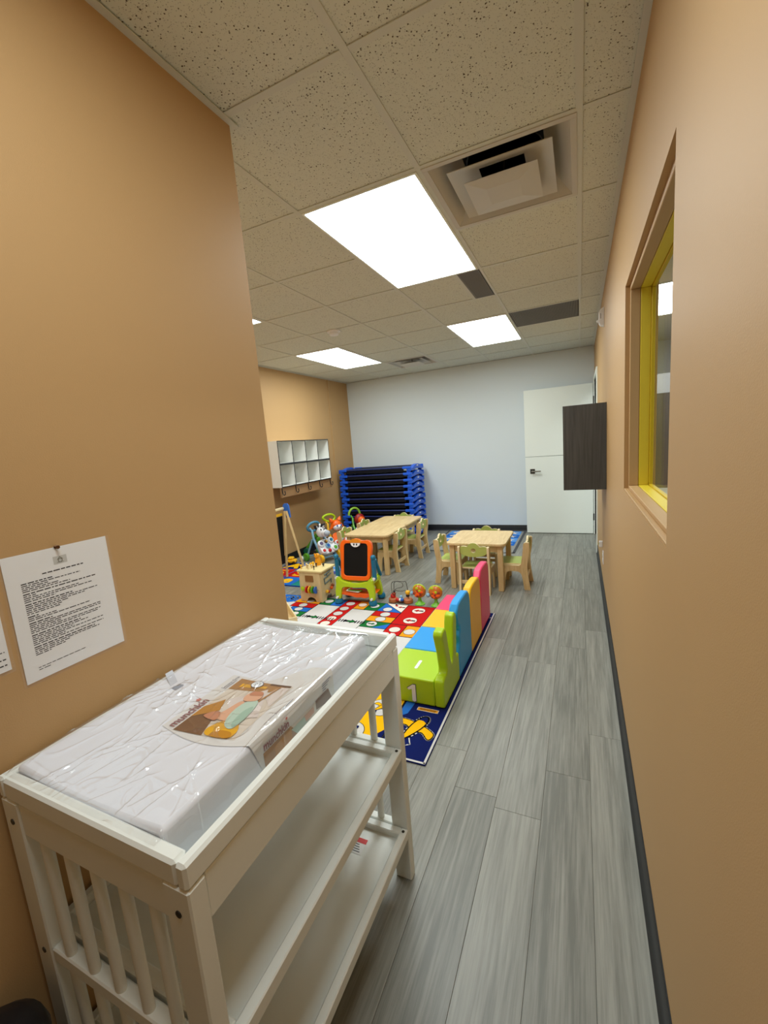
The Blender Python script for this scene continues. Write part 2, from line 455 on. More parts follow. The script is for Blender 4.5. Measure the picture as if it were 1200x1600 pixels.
b.box(X0, X1, DY0, DY1, DZ, CZ).box(X0, X1, DY1, BW, 0, CZ)
struct(b.build('wall_right', M_WALL, smooth=False))
struct(MB().cbox(FL, FL+.012, 6.095, 6.125, .1, CZ-.001, .002).build('trim_1', M_WALL))
# ---- cove baseboards
def base_profile(): return [(0, 0), (.016, 0), (.009, .012), (.005, .03), (.005, .098), (.003, .102), (0, .102)]
def baseboard(name, p0, p1, nrm):
    b = MB(); pr = base_profile()
    A = [(p0[0]+nrm[0]*d, p0[1]+nrm[1]*d, z+.0005) for d, z in pr]; B = [(p1[0]+nrm[0]*d, p1[1]+nrm[1]*d, z+.0005) for d, z in pr]
    n = len(pr); b.add(A+B, [list(range(n)), list(range(n, 2*n))[::-1]]+[(i, (i+1) % n, n+(i+1) % n, n+i) for i in range(n)])
    return struct(b.build(name, M_BLACK))
baseboard('baseboard_right', (RW, YN), (RW, 5.56), (-1, 0))
baseboard('baseboard_left', (LW, YN), (LW, PY), (1, 0))
baseboard('baseboard_far_left', (FL, PY), (FL, BW), (1, 0))
baseboard('baseboard_back', (FL, BW), (RW, BW), (0, -1))
# ---- ceiling: deck, tiles, tees
ceil = struct(MB().box(FL-.12, RW+.12, YN-.1, BW+.12, CZ+.25, CZ+.31).build('ceiling', M_CEIL))
gx = [RW, .006, -.604, -1.214, -1.824, -2.434, -3.044, -3.654, FL]
gy = [YN] + [1.27+.61*k for k in range(-6, 0)] + [1.27+.61*k for k in range(0, 9)] + [BW]
def cell(i): return None
special = {(-.60, .05)}      # cells taken by fixtures: (column, row start y)
def key(x, y): return (round(x, 2), round(y, 2))
for x, y in ((-1.214, 1.88), (-1.214, 2.49), (-1.214, 4.32), (-1.214, 4.93), (-3.044, 1.88), (-3.044, 2.49), (-3.044, 4.32), (-3.044, 4.93),
             (-.604, 1.88), (-2.434, 5.54), (-.604, 4.32), (-1.214, 3.10)):
    special.add(key(x, y))
std = None
for i in range(len(gx)-1):
    xb, xa = gx[i], gx[i+1]
    for j in range(len(gy)-1):
        ya, yb = gy[j], gy[j+1]
        if xb <= LW-.01 and yb < PY: continue
        if key(xa, ya) in special: continue
        full = abs(xb-xa-.61) < .003 and abs(yb-ya-.61) < .003
        cx, cy = (xa+xb)/2, (ya+yb)/2
        if full and std is not None:
            o = bpy.data.objects.new('ceiling_tile', std); C.objects.link(o)
        else:
            hx, hy = (xb-xa)/2-.004, (yb-ya)/2-.004
            if hx < .01: continue
            o = MB().cbox(-hx, hx, -hy, hy, 0, .016, .0025).build('ceiling_tile', M_TILE)
            if full: std = o.data
        o.location = (cx, cy, CZ+.004); o.parent = ceil
# half tile beside the narrow return grille
MB().cbox(-1.214+.004, -.775, 3.10+.004, 3.71-.004, CZ+.004, CZ+.02, .0025).build('ceiling_tile', M_TILE, ceil)
for x in gx[1:-1]:
    y0 = YN if x > LW else PY
    MB().box(x-.012, x+.012, y0, BW, CZ, CZ+.003).box(x-.002, x+.002, y0, BW, CZ+.003, CZ+.04).build('main_tee', M_CEIL, ceil, smooth=False)
for y in gy[1:-1]:
    for i in range(len(gx)-1):
        xb, xa = gx[i], gx[i+1]
        if xb <= LW-.01 and y < PY: continue
        if (key(xa, y) in special and key(xa, y-.61) in special) and (xa, round(y, 2)) not in ((-1.214, 3.10),): continue
        MB().box(xa+.0125, xb-.0125 if i else xb, y-.012, y+.012, CZ+.0002, CZ+.003).build('cross_tee', M_CEIL, ceil, smooth=False)
MB().box(-.787, -.763, 3.11, 3.70, CZ+.0002, CZ+.003).build('cross_tee', M_CEIL, ceil, smooth=False)
for (x0, x1, y0, y1) in ((RW-.022, RW, YN, BW), (LW, LW+.022, YN, PY), (LW-.14, LW+.022, PY, PY+.022), (FL, FL+.022, PY, BW), (FL, RW, BW-.022, BW), (FL, LW-.14, PY, PY+.022)):
    MB().box(x0, x1, y0, y1, CZ-.004, CZ-.0005).build('wall_angle', M_CEIL, ceil, smooth=False)

# ---- door: leaf open against the back wall, frame in the right wall
df = struct(bpy.data.objects.new('door_1', None)); C.objects.link(df); df.location = (RW, DY1, 0)
b = MB()
b.cbox(RW-.014, RW+.13, DY0-.055, DY0, 0, DZ+.05, .003).cbox(RW-.014, RW+.13, DY1, DY1+.055, 0, DZ+.05, .003).cbox(RW-.014, RW+.13, DY0, DY1, DZ, DZ+.05, .003)
b.build('door_frame', M_DOOR, df, world=True)
ly0, ly1 = 6.625, 6.67
lx0, lx1 = -.738, .166
MB().cbox(lx0, lx1, ly0, ly1, 1.151, 2.105, .002).build('upper_leaf', M_DOOR, df, world=True)
MB().cbox(lx0, lx1, ly0, ly1, .008, 1.146, .002).build('lower_leaf', M_DOOR, df, world=True)
hd = MB().cbox(-.672, -.606, ly0-.012, ly0, .905, .971, .002).build('handle_plate', M_DKSTEEL, df, world=True)
b = MB().cyl((-.639, ly0-.01, .938), (-.639, ly0-.055, .938), .011, n=14).cbox(-.65, -.52, ly0-.064, ly0-.048, .929, .947, .003)
hl = b.build('lever', M_STEEL, hd); hl.location = (0, 0, 0)
hl.data.transform(Matrix.Translation(-Vector(df.location)))
for z in (.25, 1.0, 1.32, 1.88):
    MB().cbox(lx1-.002, RW-.004, ly0-.006, ly0+.012, z-.05, z+.05, .002).build('hinge', M_DKSTEEL, df, world=True)
# ---- window in the right wall
wf = struct(bpy.data.objects.new('window_1', None)); C.objects.link(wf); wf.location = (RW, WY0, WZ0)
def wframe(name, x0, x1, d, m, c=.002, z_in=None):
    b = MB(); y0, y1, z0, z1 = WY0, WY1, WZ0, WZ1
    b.cbox(x0, x1, y0, y1, z0, z0+d, c).cbox(x0, x1, y0, y1, z1-d, z1, c).cbox(x0, x1, y0, y0+d, z0+d, z1-d, c).cbox(x0, x1, y1-d, y1, z0+d, z1-d, c)
    return b.build(name, m, wf, world=True)
wframe('wood_frame', RW+.018, RW+.056, .022, M_WALL)
wframe('yellow_frame', RW+.057, RW+.096, .024, M_YEL)
wframe('glazing_bead', RW+.0965, RW+.112, .030, mat('yellow_bead', (208, 178, 30), .5, .3))
MB().box(RW+.101, RW+.106, WY0+.030, WY1-.030, WZ0+.030, WZ1-.030).build('glass_pane', M_GLASS, wf, world=True, smooth=False)
MB().cbox(RW+.001, RW+.018, WY0, WY1, WZ0, WZ0+.008, .002).build('window_stool', M_WALL, wf, world=True)

# ---- the neighbouring room seen through the window and doorway
NX0, NX1, NY0, NY1 = RW+.125, 3.2, -.3, 7.2
struct(MB().box(NX0, NX1, NY0, NY1, -.06, 0).build('floor_neighbour', mat('neighbour_floor', (150, 148, 140), .5)))
struct(MB().box(NX0, NX1, NY0, NY1, CZ, CZ+.06).build('ceiling_neighbour', M_CEIL))
struct(MB().box(NX1, NX1+.1, NY0, NY1, 0, CZ).build('wall_neighbour_right', M_WALLW))
struct(MB().box(NX0, NX1, NY1, NY1+.1, 0, CZ).build('wall_neighbour_back', M_WALLW))
struct(MB().box(NX0, NX1, NY0-.1, NY0, 0, CZ).build('wall_neighbour_rear', M_WALLW))

# ================================================================= CEILING FIXTURES
def emit_mat():
    m = bpy.data.materials.new('lit_diffuser'); m.use_nodes = True; b = m.node_tree.nodes['Principled BSDF']
    b.inputs['Base Color'].default_value = (.9, .9, .9, 1); b.inputs['Emission Color'].default_value = (.90, .99, 1.0, 1); b.inputs['Emission Strength'].default_value = LAMP
    return m
M_LIT = emit_mat()
def panel_light(x0, y0, label, z=CZ, ln=.61):
    t = thing('ceiling_light', label, 'ceiling light', (x0+.305, y0+ln, z))
    b = MB(); a, c = .293, ln-.012
    for q in ((-a, a, -c, -c+.012), (-a, a, c-.012, c), (-a, -a+.012, -c+.012, c-.012), (a-.012, a, -c+.012, c-.012)):
        b.cbox(q[0], q[1], q[2], q[3], -.004, .05, .001)
    b.build('frame', M_DOOR, t)
    MB().add([(-a+.012, -c+.012, .004), (a-.012, -c+.012, .004), (a-.012, c-.012, .004), (-a+.012, c-.012, .004)], [(3, 2, 1, 0)]).build('diffuser', M_LIT, t, smooth=False, recalc=False)
    MB().box(-a+.012, a-.012, -c+.012, c-.012, .006, .05).build('housing', M_DOOR, t, smooth=False)
    return t
panel_light(-1.214, 1.88, 'long lit ceiling panel beside the large square air diffuser')
panel_light(-1.214, 4.32, 'lit ceiling panel beside the wide grey return grille, towards the white door')
panel_light(-3.044, 4.32, 'lit ceiling panel between the smoke detector and the small far diffuser')
panel_light(-3.044, 1.88, 'lit ceiling panel mostly hidden behind the tan wall corner')
panel_light(-.604, .05, 'square lit ceiling panel over the near end of the room, above the changing table', ln=.305)
panel_light(.43, 4.30, 'lit ceiling panel in the next room, seen through the yellow window', z=CZ-.006)
panel_light(1.8, 1.3, 'lit ceiling panel in the next room, hidden behind the tan wall', z=CZ-.006)
# square cone diffusers
M_VENT = mat('vent_white', (205, 200, 188), .45, .4)
def frustum(b, s0, z0, s1, z1, th=.0015):
    """square sloped collar from half size s0 at z0 to s1 at z1"""
    vs = []
    for s_, z_, in ((s0, z0), (s1, z1), (s1-.0, z1+th*2), (s0-.0, z0+th*2)):
        vs += [(-s_, -s_, z_), (s_, -s_, z_), (s_, s_, z_), (-s_, s_, z_)]
    fs = []
    for r in range(4):
        for k in range(4):
            q = (r+1) % 4; fs.append((r*4+k, r*4+(k+1) % 4, q*4+(k+1) % 4, q*4+k))
    b.add(vs, fs)
def diffuser(cx, cy, label, drop):
    t = thing('air_diffuser', label, 'vent', (cx, cy, CZ))
    b = MB(); a = .297
    for q in ((-a, a, -a, -a+.024), (-a, a, a-.024, a), (-a, -a+.024, -a+.024, a-.024), (a-.024, a, -a+.024, a-.024)):
        b.cbox(q[0], q[1], q[2], q[3], -.003, .002, .001)
    b.build('face_frame', M_VENT, t)
    b = MB(); frustum(b, .273, 0, .17, .11); b.build('outer_cone', M_VENT, t)
    b = MB(); frustum(b, .210, -.003, .095, .038); 
    b.build('middle_cone', M_VENT, t)
    b = MB(); s_ = .151; z_ = -.030
    b.add([(-s_,-s_,z_),(s_,-s_,z_),(s_,s_,z_),(-s_,s_,z_),(-.06,-.06,z_+.03),(.06,-.06,z_+.03),(.06,.06,z_+.03),(-.06,.06,z_+.03)],
          [(0,1,5,4),(1,2,6,5),(2,3,7,6),(3,0,4,7),(4,5,6,7)])
    b.add([(-s_,-s_,z_-.001),(s_,-s_,z_-.001),(s_,s_,z_-.001),(-s_,s_,z_-.001),(-.07,-.07,z_-.01),(.07,-.07,z_-.01),(.07,.07,z_-.01),(-.07,.07,z_-.01)],
          [(0,1,5,4),(1,2,6,5),(2,3,7,6),(3,0,4,7),(4,5,6,7)])
    b.build('centre_plate', M_VENT, t, recalc=False, smooth=False)
    MB().lathe([(.165, .11), (.165, .2), (.16, .2), (.16, .11)], n=24).build('duct_collar', M_DKSTEEL, t)
    MB().cyl((0, 0, -drop-.005), (0, 0, .2), .006, n=8).build('hanger', M_DKSTEEL, t)
    MB().box(-.17, .17, -.17, .17, .2, .205).build('damper', M_TBLACK, t)
    return t
diffuser(-.299, 2.185, 'large white square air diffuser with a dark gap', .012)
diffuser(-2.129, 5.845, 'small far white square air diffuser near the white wall', .012)
M_GRILLE = mat('grille_grey', (118, 114, 106), .6, .3)
def grille(x0, x1, y0, y1, label, along):
    t = thing('return_grille', label, 'vent', ((x0+x1)/2, (y0+y1)/2, CZ))
    a, c = (x1-x0)/2-.006, (y1-y0)/2-.006
    b = MB()
    for q in ((-a, a, -c, -c+.012), (-a, a, c-.012, c), (-a, -a+.012, -c+.012, c-.012), (a-.012, a, -c+.012, c-.012)): b.box(*q, 0, .012)
    b.build('frame', M_GRILLE, t, smooth=False)
    b = MB(); n = 44
    sl = 2*a/n if along == 'y' else 2*c/n
    me = None
    b = MB()
    for k in range(n):
        u = -(a if along == 'y' else c) + sl*(k+.5)
        if along == 'y': b.box(u-sl*.36, u+sl*.36, -c, c, .001, .009)
        else: b.box(-a, a, u-sl*.36, u+sl*.36, .001, .009)
    o = b.build('grid_core', M_GRILLE, t, smooth=False); o['kind'] = 'stuff'
    MB().box(-a, a, -c, c, .012, .02).build('backing', mat('grille_dark', (58, 56, 52), .8), t)
grille(-.770, -.604, 3.10, 3.71, 'narrow grey return grille behind the long lit panel', 'x')
grille(-.604, .006, 4.32, 4.93, 'wide grey square return grille near the tan right wall', 'y')
t = thing('smoke_detector', 'small round white smoke detector on a ceiling tile', 'smoke detector', (-2.143, 3.745, CZ+.003))
MB().lathe([(.066, 0), (.066, -.01), (.058, -.016), (.0, -.016)], n=28).build('base', M_TWHITE, t)
MB().lathe([(.045, -.016), (.045, -.034), (.034, -.042), (0, -.044)], n=28).build('sensor_head', M_TWHITE, t)

# ================================================================= RIGHT WALL THINGS
t = thing('wall_cabinet', 'dark grey woodgrain cabinet hung on the tan wall before the door', 'cabinet', (RW-.155, 4.1, 1.013))
cx0, cx1, cy0, cy1, cz0, cz1 = -.1035, RW-.001, 3.70, 4.50, 1.013, 1.677
b = MB().cbox(cx0, cx1, cy0, cy0+.018, cz0, cz1, .001).cbox(cx0, cx1, cy1-.018, cy1, cz0, cz1, .001)
b.cbox(cx0, cx1, cy0+.018, cy1-.018, cz0, cz0+.018, .001).cbox(cx0, cx1, cy0+.018, cy1-.018, cz1-.018, cz1, .001).box(cx1-.006, cx1, cy0+.018, cy1-.018, cz0+.018, cz1-.018)
b.build('carcass', M_DARKW, t, world=True)
for ya, yb, hy in ((cy0+.001, 4.0985, 4.06), (4.1015, cy1-.001, 4.14)):
    d = MB().cbox(cx0-.0185, cx0-.0005, ya, yb, cz0, cz1, .001).build('door', M_DARKW, t, world=True)
t = thing('motion_sensor', 'white motion sensor high on the tan wall above the window', 'sensor', (RW, 4.10, 2.302))
MB().prism([(0, 0), (-.03, .012), (-.04, .03), (-.04, .11), (-.026, .135), (0, .15)], 'y', -.03, .03).build('body', M_TWHITE, t, bevel=.004)
MB().ell((-.045, -.012, .045), (.012, .012, .012)).build('lens', M_TWHITE, t)
MB().box(-.028, -.024, -.0305, -.0303, .06, .10).build('label_strip', M_GREYINK, t)
t = thing('wall_outlet', 'small white electrical outlet low on the tan wall', 'outlet', (RW, 4.167, .28))
MB().cbox(-.006, 0, -.035, .035, 0, .115, .002).build('cover_plate', M_TWHITE, t)
for z in (.034, .08): MB().prism(rrect(-.017, .017, z-.014, z+.014, .008), 'x', -.0085, -.006).build('socket', M_WHITE, t)
t = thing('plug_in_monitor', 'tiny white plug adapter above the outlet on the tan wall', 'plug', (RW, 4.30, .40))
MB().cbox(-.03, 0, -.02, .02, 0, .055, .004).build('body', M_TWHITE, t)
MB().cyl((-.03, 0, .03), (-.034, 0, .03), .004, n=8).build('indicator', M_TGREEN, t)

# next room furniture
t = thing('locker_cabinet', 'dark grey woodgrain lockers seen through the yellow window', 'cabinet', (1.5, 6.2, .72))
for k in range(5):
    x = .74+.30*k
    d = MB().cbox(x+.002, x+.298, 6.0, 6.018, .722, 1.835, .002).build('door', M_DARKW, t, world=True)
    h = MB().cbox(x+.25, x+.275, 5.985, 6.0, 1.20, 1.29, .003).build('handle', M_TBLACK, d)
    h.data.transform(Matrix.Translation(-Vector(t.location)))
MB().box(.74, 2.24, 6.02, 6.4, .722, 1.835).build('body', M_DARKW, t, world=True)
t = thing('base_counter', 'pale grey counter under the dark lockers in the next room', 'counter', (1.5, 5.95, 0))
MB().cbox(.72, 2.26, 5.45, 6.4, .68, .72, .004).build('worktop', M_GREY, t, world=True)
MB().box(.74, 2.24, 5.5, 6.4, 0, .68).build('base', M_GREY, t, world=True)
t = MB().box(.74, 2.24, 6.05, 6.4, 1.836, 2.06).build('filler_panel', M_GREY)
tag(t, 'pale grey filler panel on top of the dark lockers', 'panel')

# ================================================================= CHANGING TABLE
TX0, TX1, TY0, TY1, TT = -1.066, -.535, .345, 1.158, .893
ct = thing('changing_table', 'white wooden changing table with two shelves against the tan wall', 'changing table', ((TX0+TX1)/2, (TY0+TY1)/2, 0))
def W(mb, name, m=M_WHITE, p=None, **k): return mb.build(name, m, p or ct, world=True, **k)
LWD = .058
def leg(x0, x1, y0, y1):
    # tapered towards the foot on its inner long side
    s = 1 if y0 < .7 else -1
    return MB().cbox(x0, x1, y0, y1, 0, TT-.046, .003)
for x0, x1 in ((TX0, TX0+LWD), (TX1-LWD, TX1)):
    for y0, y1 in ((TY0, TY0+.034), (TY1-.034, TY1)):
        W(leg(x0, x1, y0, y1), 'leg')
ZR = TT-.045
# top rim
W(MB().cbox(TX1-.022, TX1, TY0, TY1, ZR, TT, .005), 'top_rail')
W(MB().cbox(TX0, TX0+.022, TY0, TY1, ZR, TT, .005), 'top_rail')
W(MB().cbox(TX0+.022, TX1-.022, TY0, TY0+.026, ZR, TT, .005), 'top_rail')
W(MB().cbox(TX0+.022, TX1-.022, TY1-.026, TY1, ZR, TT, .005), 'top_rail')
# aprons
W(MB().cbox(TX1-.020, TX1-.003, TY0+.034, TY1-.034, ZR-.085, ZR-.002, .002), 'apron')
W(MB().cbox(TX0+.003, TX0+.020, TY0+.034, TY1-.034, ZR-.085, ZR-.002, .002), 'apron')
W(MB().cbox(TX0+LWD, TX1-LWD, TY0+.003, TY0+.022, ZR-.072, ZR-.002, .002), 'apron')
W(MB().cbox(TX0+LWD, TX1-LWD, TY1-.022, TY1-.003, ZR-.072, ZR-.002, .002), 'apron')
W(MB().cbox(TX0+.022, TX1-.022, TY0+.026, TY1-.026, .795, .807, .001), 'tray_board')
for zs in (.505, .205):
    # end rails
    for y0, y1 in ((TY0+.002, TY0+.030), (TY1-.030, TY1-.002)):
        W(MB().cbox(TX0+LWD, TX1-LWD, y0, y1, zs-.032, zs, .003), 'end_rail')
    sh = W(MB().box(TX0+.024, TX1-.022, TY0+.062, TY1-.062, zs-.030, zs-.018), 'shelf')
    rl = [MB().cbox(TX1-.022, TX1+.002, TY0+.036, TY1-.036, zs-.032, zs+.003, .003), MB().cbox(TX0, TX0+.022, TY0+.036, TY1-.036, zs-.032, zs+.003, .003),
          MB().cbox(TX0+.022, TX1-.022, TY0+.036, TY0+.062, zs-.032, zs+.003, .003), MB().cbox(TX0+.022, TX1-.022, TY1-.062, TY1-.036, zs-.032, zs+.003, .003)]
    for r_ in rl: 
        o = W(r_, 'shelf_rim', p=sh); o.data.transform(Matrix.Translation(-Vector(ct.location)))
    for x, y in ((TX1-.010, TY0+.05), (TX1-.010, TY1-.05)):
        o = MB().cyl((x, y, zs+.0032), (x, y, zs+.0042), .005, n=12).build('bolt', M_DKSTEEL, sh); o.data.transform(Matrix.Translation(-Vector(ct.location)))
for zt, zb in ((ZR-.07, .505), (.473, .205)):
    for yc in (TY0+.014, TY1-.014):
        for k in range(5):
            x = TX0+LWD + (TX1-TX0-2*LWD)*(k+.62)/5.25
            W(MB().tr((x, yc, 0)).prism(circ(0, 0, .0125, .0095, 16), 'z', zb-.001, zt+.001), 'slat')
for x, z in ((TX1-.029, .80), (TX1-.029, .49), (TX0+.029, .80), (TX0+.03, .49)):
    W(MB().cyl((x, TY0-.0015, z), (x, TY0+.004, z), .0062, n=14), 'bolt', M_DKSTEEL)
pr = Print(lambda x, y, h: (x, y, .1875+h))
pr.rect(M_WV, -.706, -.652, 1.0, 1.055, 1); pr.rect(M_TRED, -.706, -.652, 1.038, 1.055, 2)
for k in range(4): pr.rect(M_GREYINK, -.70, -.66-.004*k, 1.006+.008*k, 1.009+.008*k, 2)
o = pr.build('warning_label', ct, world=True)

# ---- wrapped contoured pad in the tray
PX0, PX1, QY0, QY1 = -1.052, -.612, .373, 1.095
pad = thing('changing_pad', 'white contoured changing pad sealed in clear plastic on the table', 'changing pad', ((PX0+PX1)/2, (QY0+QY1)/2, .807))
def ptop(x):
    u = (x-PX0)/(PX1-PX0)
    return .890 + .013*(abs(2*u-1)**2.2)
def padsec(n=28, dx=0, dz=0):
    s_ = [(PX0-dx, .809), (PX0-dx, .86)]
    for i in range(n+1):
        x = PX0 + (PX1-PX0)*i/n
        z = ptop(x)+dz
        if i == 0: s_.append((x+.004-dx, z-.004))
        elif i == n: s_.append((x-.004+dx, z-.004))
        else: s_.append((x, z))
    s_ += [(PX1+dx, .86), (PX1+dx, .809)]
    return s_
MB().prism(padsec(), 'y', QY0, QY1).build('foam_body', mat('pad_vinyl', (238, 240, 248), .5, .3), pad, world=True, ang=50, bevel=.008)
# printed paper sleeve across the pad
M_SLV = mat('sleeve_paper', (232, 230, 228), .5, .35)
def surf(u, y, h):
    """u: distance from the right top edge, positive over the top, negative down the side"""
    if u >= 0:
        x = PX1-.002-u; return (x, y, ptop(min(x, PX1-.004))+.0012+h)
    return (PX1+.0015+h, y, ptop(PX1-.006)-.002+u)
def near_edge(u): 
    return .575 + .03*(max(0, min(1, (u+.09)/.34)))**1.0*0 + (-.018*math.sin(max(0, min(1, u/.26))*math.pi) if u > 0 else .03*min(1, -u/.09))
def far_edge(u): return .80 + (.09 if u < .06 else .09*max(0, 1-(u-.06)/.08))*1.0 if u < .14 else .80
b = MB(); nu = 40; nv = 24; us = [-.085+.345*i/nu for i in range(nu+1)]
vs_ = []; 
for u in us:
    for j in range(nv+1):
        y = near_edge(u)+(far_edge(u)-near_edge(u))*j/nv; vs_.append(surf(u, y, 0))
b.add(vs_, [(i*(nv+1)+j, (i+1)*(nv+1)+j, (i+1)*(nv+1)+j+1, i*(nv+1)+j+1) for i in range(nu) for j in range(nv)])
sl = b.build('printed_sleeve', M_SLV, pad, world=True, recalc=False)
def pm(s, t, h): return surf(s, t, h)     # s across the pad, t along it
pr = Print(lambda s_, t_, h: surf(s_, t_, h), .0006)
PB = {k: mat('photo_'+k, c, .55, .3) for k, c in dict(cream=(226, 214, 200), brown=(120, 78, 40), amber=(196, 134, 36), gold=(226, 168, 40), skin=(218, 168, 138), skin2=(194, 134, 104), mint=(184, 204, 188), mint2=(160, 186, 168), pale=(226, 214, 208), wood=(176, 128, 74), pink=(214, 128, 118), navy=(86, 100, 132), dark=(92, 58, 34)).items()}
def quad(m, pts, l): 
    # subdivide so that the print follows the curved top
    n = 8; P4 = [Vector((p[0], p[1])) for p in pts]
    g = [[P4[0].lerp(P4[1], i/n).lerp(P4[3].lerp(P4[2], i/n), j/n) for j in range(n+1)] for i in range(n+1)]
    for i in range(n):
        for j in range(n): pr.poly(m, [g[i][j], g[i+1][j], g[i+1][j+1], g[i][j+1]], l)
# photo area: s .045-.222, t .585-.795
quad(PB['cream'], [(.05, .583), (.222, .572), (.222, .79), (.05, .79)], 1)
quad(PB['brown'], [(.14, .577), (.222, .572), (.222, .652), (.17, .652)], 2)
quad(PB['amber'], [(.17, .66), (.222, .62), (.222, .66), (.19, .70)], 3)
quad(PB['wood'], [(.10, .755), (.222, .74), (.222, .79), (.06, .79)], 2)
quad(PB['gold'], [(.12, .765), (.20, .755), (.20, .77), (.12, .775)], 3)
quad(PB['dark'], [(.055, .783), (.12, .783), (.12, .79), (.055, .79)], 3)
quad(PB['pale'], [(.055, .66), (.12, .64), (.185, .70), (.11, .765)], 3)
quad(PB['pale'], [(.055, .70), (.10, .74), (.085, .78), (.055, .78)], 3)
pr.poly(PB['wood'], [(.098, .70), (.103, .70), (.083, .782), (.078, .782)], 5)
pr.poly(PB['gold'], smooth_closed([(.07, .583), (.13, .580), (.145, .60), (.125, .632), (.09, .635), (.066, .61)], 4), 4)
pr.poly(PB['amber'], smooth_closed([(.07, .583), (.12, .580), (.11, .60), (.075, .60)], 4), 5)
pr.poly(PB['skin'], smooth_closed([(.125, .63), (.165, .635), (.155, .66), (.145, .70), (.13, .70), (.128, .66), (.11, .645)], 4), 5)
pr.poly(PB['skin2'], smooth_closed([(.15, .625), (.19, .63), (.18, .65), (.158, .652)], 4), 6)
pr.poly(PB['mint'], smooth_closed([(.085, .61), (.115, .62), (.132, .66), (.128, .70), (.105, .715), (.09, .70), (.08, .65)], 4), 6)
pr.poly(PB['mint2'], smooth_closed([(.085, .615), (.10, .63), (.105, .67), (.092, .69), (.082, .65)], 4), 7)
pr.poly(PB['skin'], smooth_closed([(.105, .712), (.135, .705), (.148, .722), (.138, .742), (.112, .745), (.10, .73)], 4), 7)
pr.poly(PB['skin2'], smooth_closed([(.104, .735), (.136, .728), (.14, .742), (.114, .748)], 4), 8)
pr.disc(M_WV, .155, .775, .017, 6, .014); pr.line(PB['navy'], circ(.155, .775, .017, .014, 20), .0012, 7, True)
for k in range(3): pr.rect(PB['navy'], .146, .164, .7695+.005*k, .7705+.005*k, 8)
# lettering: reads along the table, letters upright towards the wall
def brand(s0, t0, size, layer=3):
    vs_, fs_ = text_polys('munchkin', size, .0006)
    pr.mb.add([surf(s0+v[1], t0+v[0]*.86, layer*pr.step) for v in vs_], fs_, pr._mi(PB['navy'] if False else mat('brand_ink', (150, 96, 100), .6)))
    pr.disc(PB['pink'], s0+size*.93, t0+size*3.07, size*.13, layer+1)
    for a in range(5): pr.disc(PB['pink'], s0+size*.93+size*.15*math.cos(a*1.257), t0+size*3.07+size*.15*math.sin(a*1.257), size*.07, layer)
brand(.228, .578, .032)
def small(txt, s0, t0, size):
    vs_, fs_ = text_polys(txt, size); pr.mb.add([surf(s0+v[1], t0+v[0], 3*pr.step) for v in vs_], fs_, pr._mi(PB['navy']))
small('Secure Grip', .234, .735, .0125)
pr.rect(PB['navy'], .229, .2305, .735, .78, 3)
pr.rect(PB['navy'], .012, .0135, .70, .74, 3); pr.rect(PB['navy'], .018, .0192, .64, .70, 3)
# side flap
quad(PB['wood'], [(-.082, .607), (-.036, .605), (-.036, .70), (-.082, .74)], 1)
quad(PB['amber'], [(-.08, .64), (-.045, .64), (-.04, .70), (-.08, .70)], 2)
quad(PB['cream'], [(-.082, .74), (-.038, .70), (-.038, .81), (-.082, .85)], 2)
quad(PB['mint'], [(-.07, .72), (-.046, .70), (-.046, .75), (-.065, .77)], 3)
quad(PB['skin'], [(-.062, .755), (-.044, .75), (-.044, .79), (-.06, .79)], 4)
quad(PB['brown'], [(-.06, .80), (-.036, .80), (-.036, .86), (-.075, .875)], 3)
def brand2(s0, t0, size):
    vs_, fs_ = text_polys('munchkin', size, .0006); pr.mb.add([surf(s0+v[1], t0+v[0]*.86, 3*pr.step) for v in vs_], fs_, pr._mi(mat('brand_ink', (150, 96, 100))))
    pr.disc(PB['pink'], s0+size*.93, t0+size*3.07, size*.13, 4)
brand2(-.032, .607, .026)
for k in range(4): pr.rect(PB['navy'], -.012-.006*k, -.0105-.006*k, .835, .875-.008*k, 3)
o = pr.build('printed_picture', sl); o.data.transform(Matrix.Translation(-Vector(pad.location)))
# clear film bag
random.seed(3)
creases = []
for k in range(130):
    x = random.uniform(PX0, PX1); y = random.uniform(QY0, QY1); a = random.choice((random.gauss(1.25, .3), random.gauss(1.95, .35), random.gauss(1.6, .25), random.uniform(0, 3.14)))
    creases.append((x, y, math.cos(a), math.sin(a), random.uniform(.02, .15)*random.random()**.5, random.uniform(.0016, .0050), random.uniform(.0024, .0045)))
def crease(x, y, cr):
    h = 0
    for cx, cy, ux, uy, L, A, wd in cr:
        dx, dy = x-cx, y-cy; t_ = dx*ux+dy*uy; n_ = -dx*uy+dy*ux
        if abs(t_) < L and abs(n_) < wd*4: h += A*math.exp(-abs(n_)/wd*1.3)*(1-(t_/L)**2)
    return h
b = MB(); NU, NV = 260, 330
pathpts = padsec(60, .004, .003)
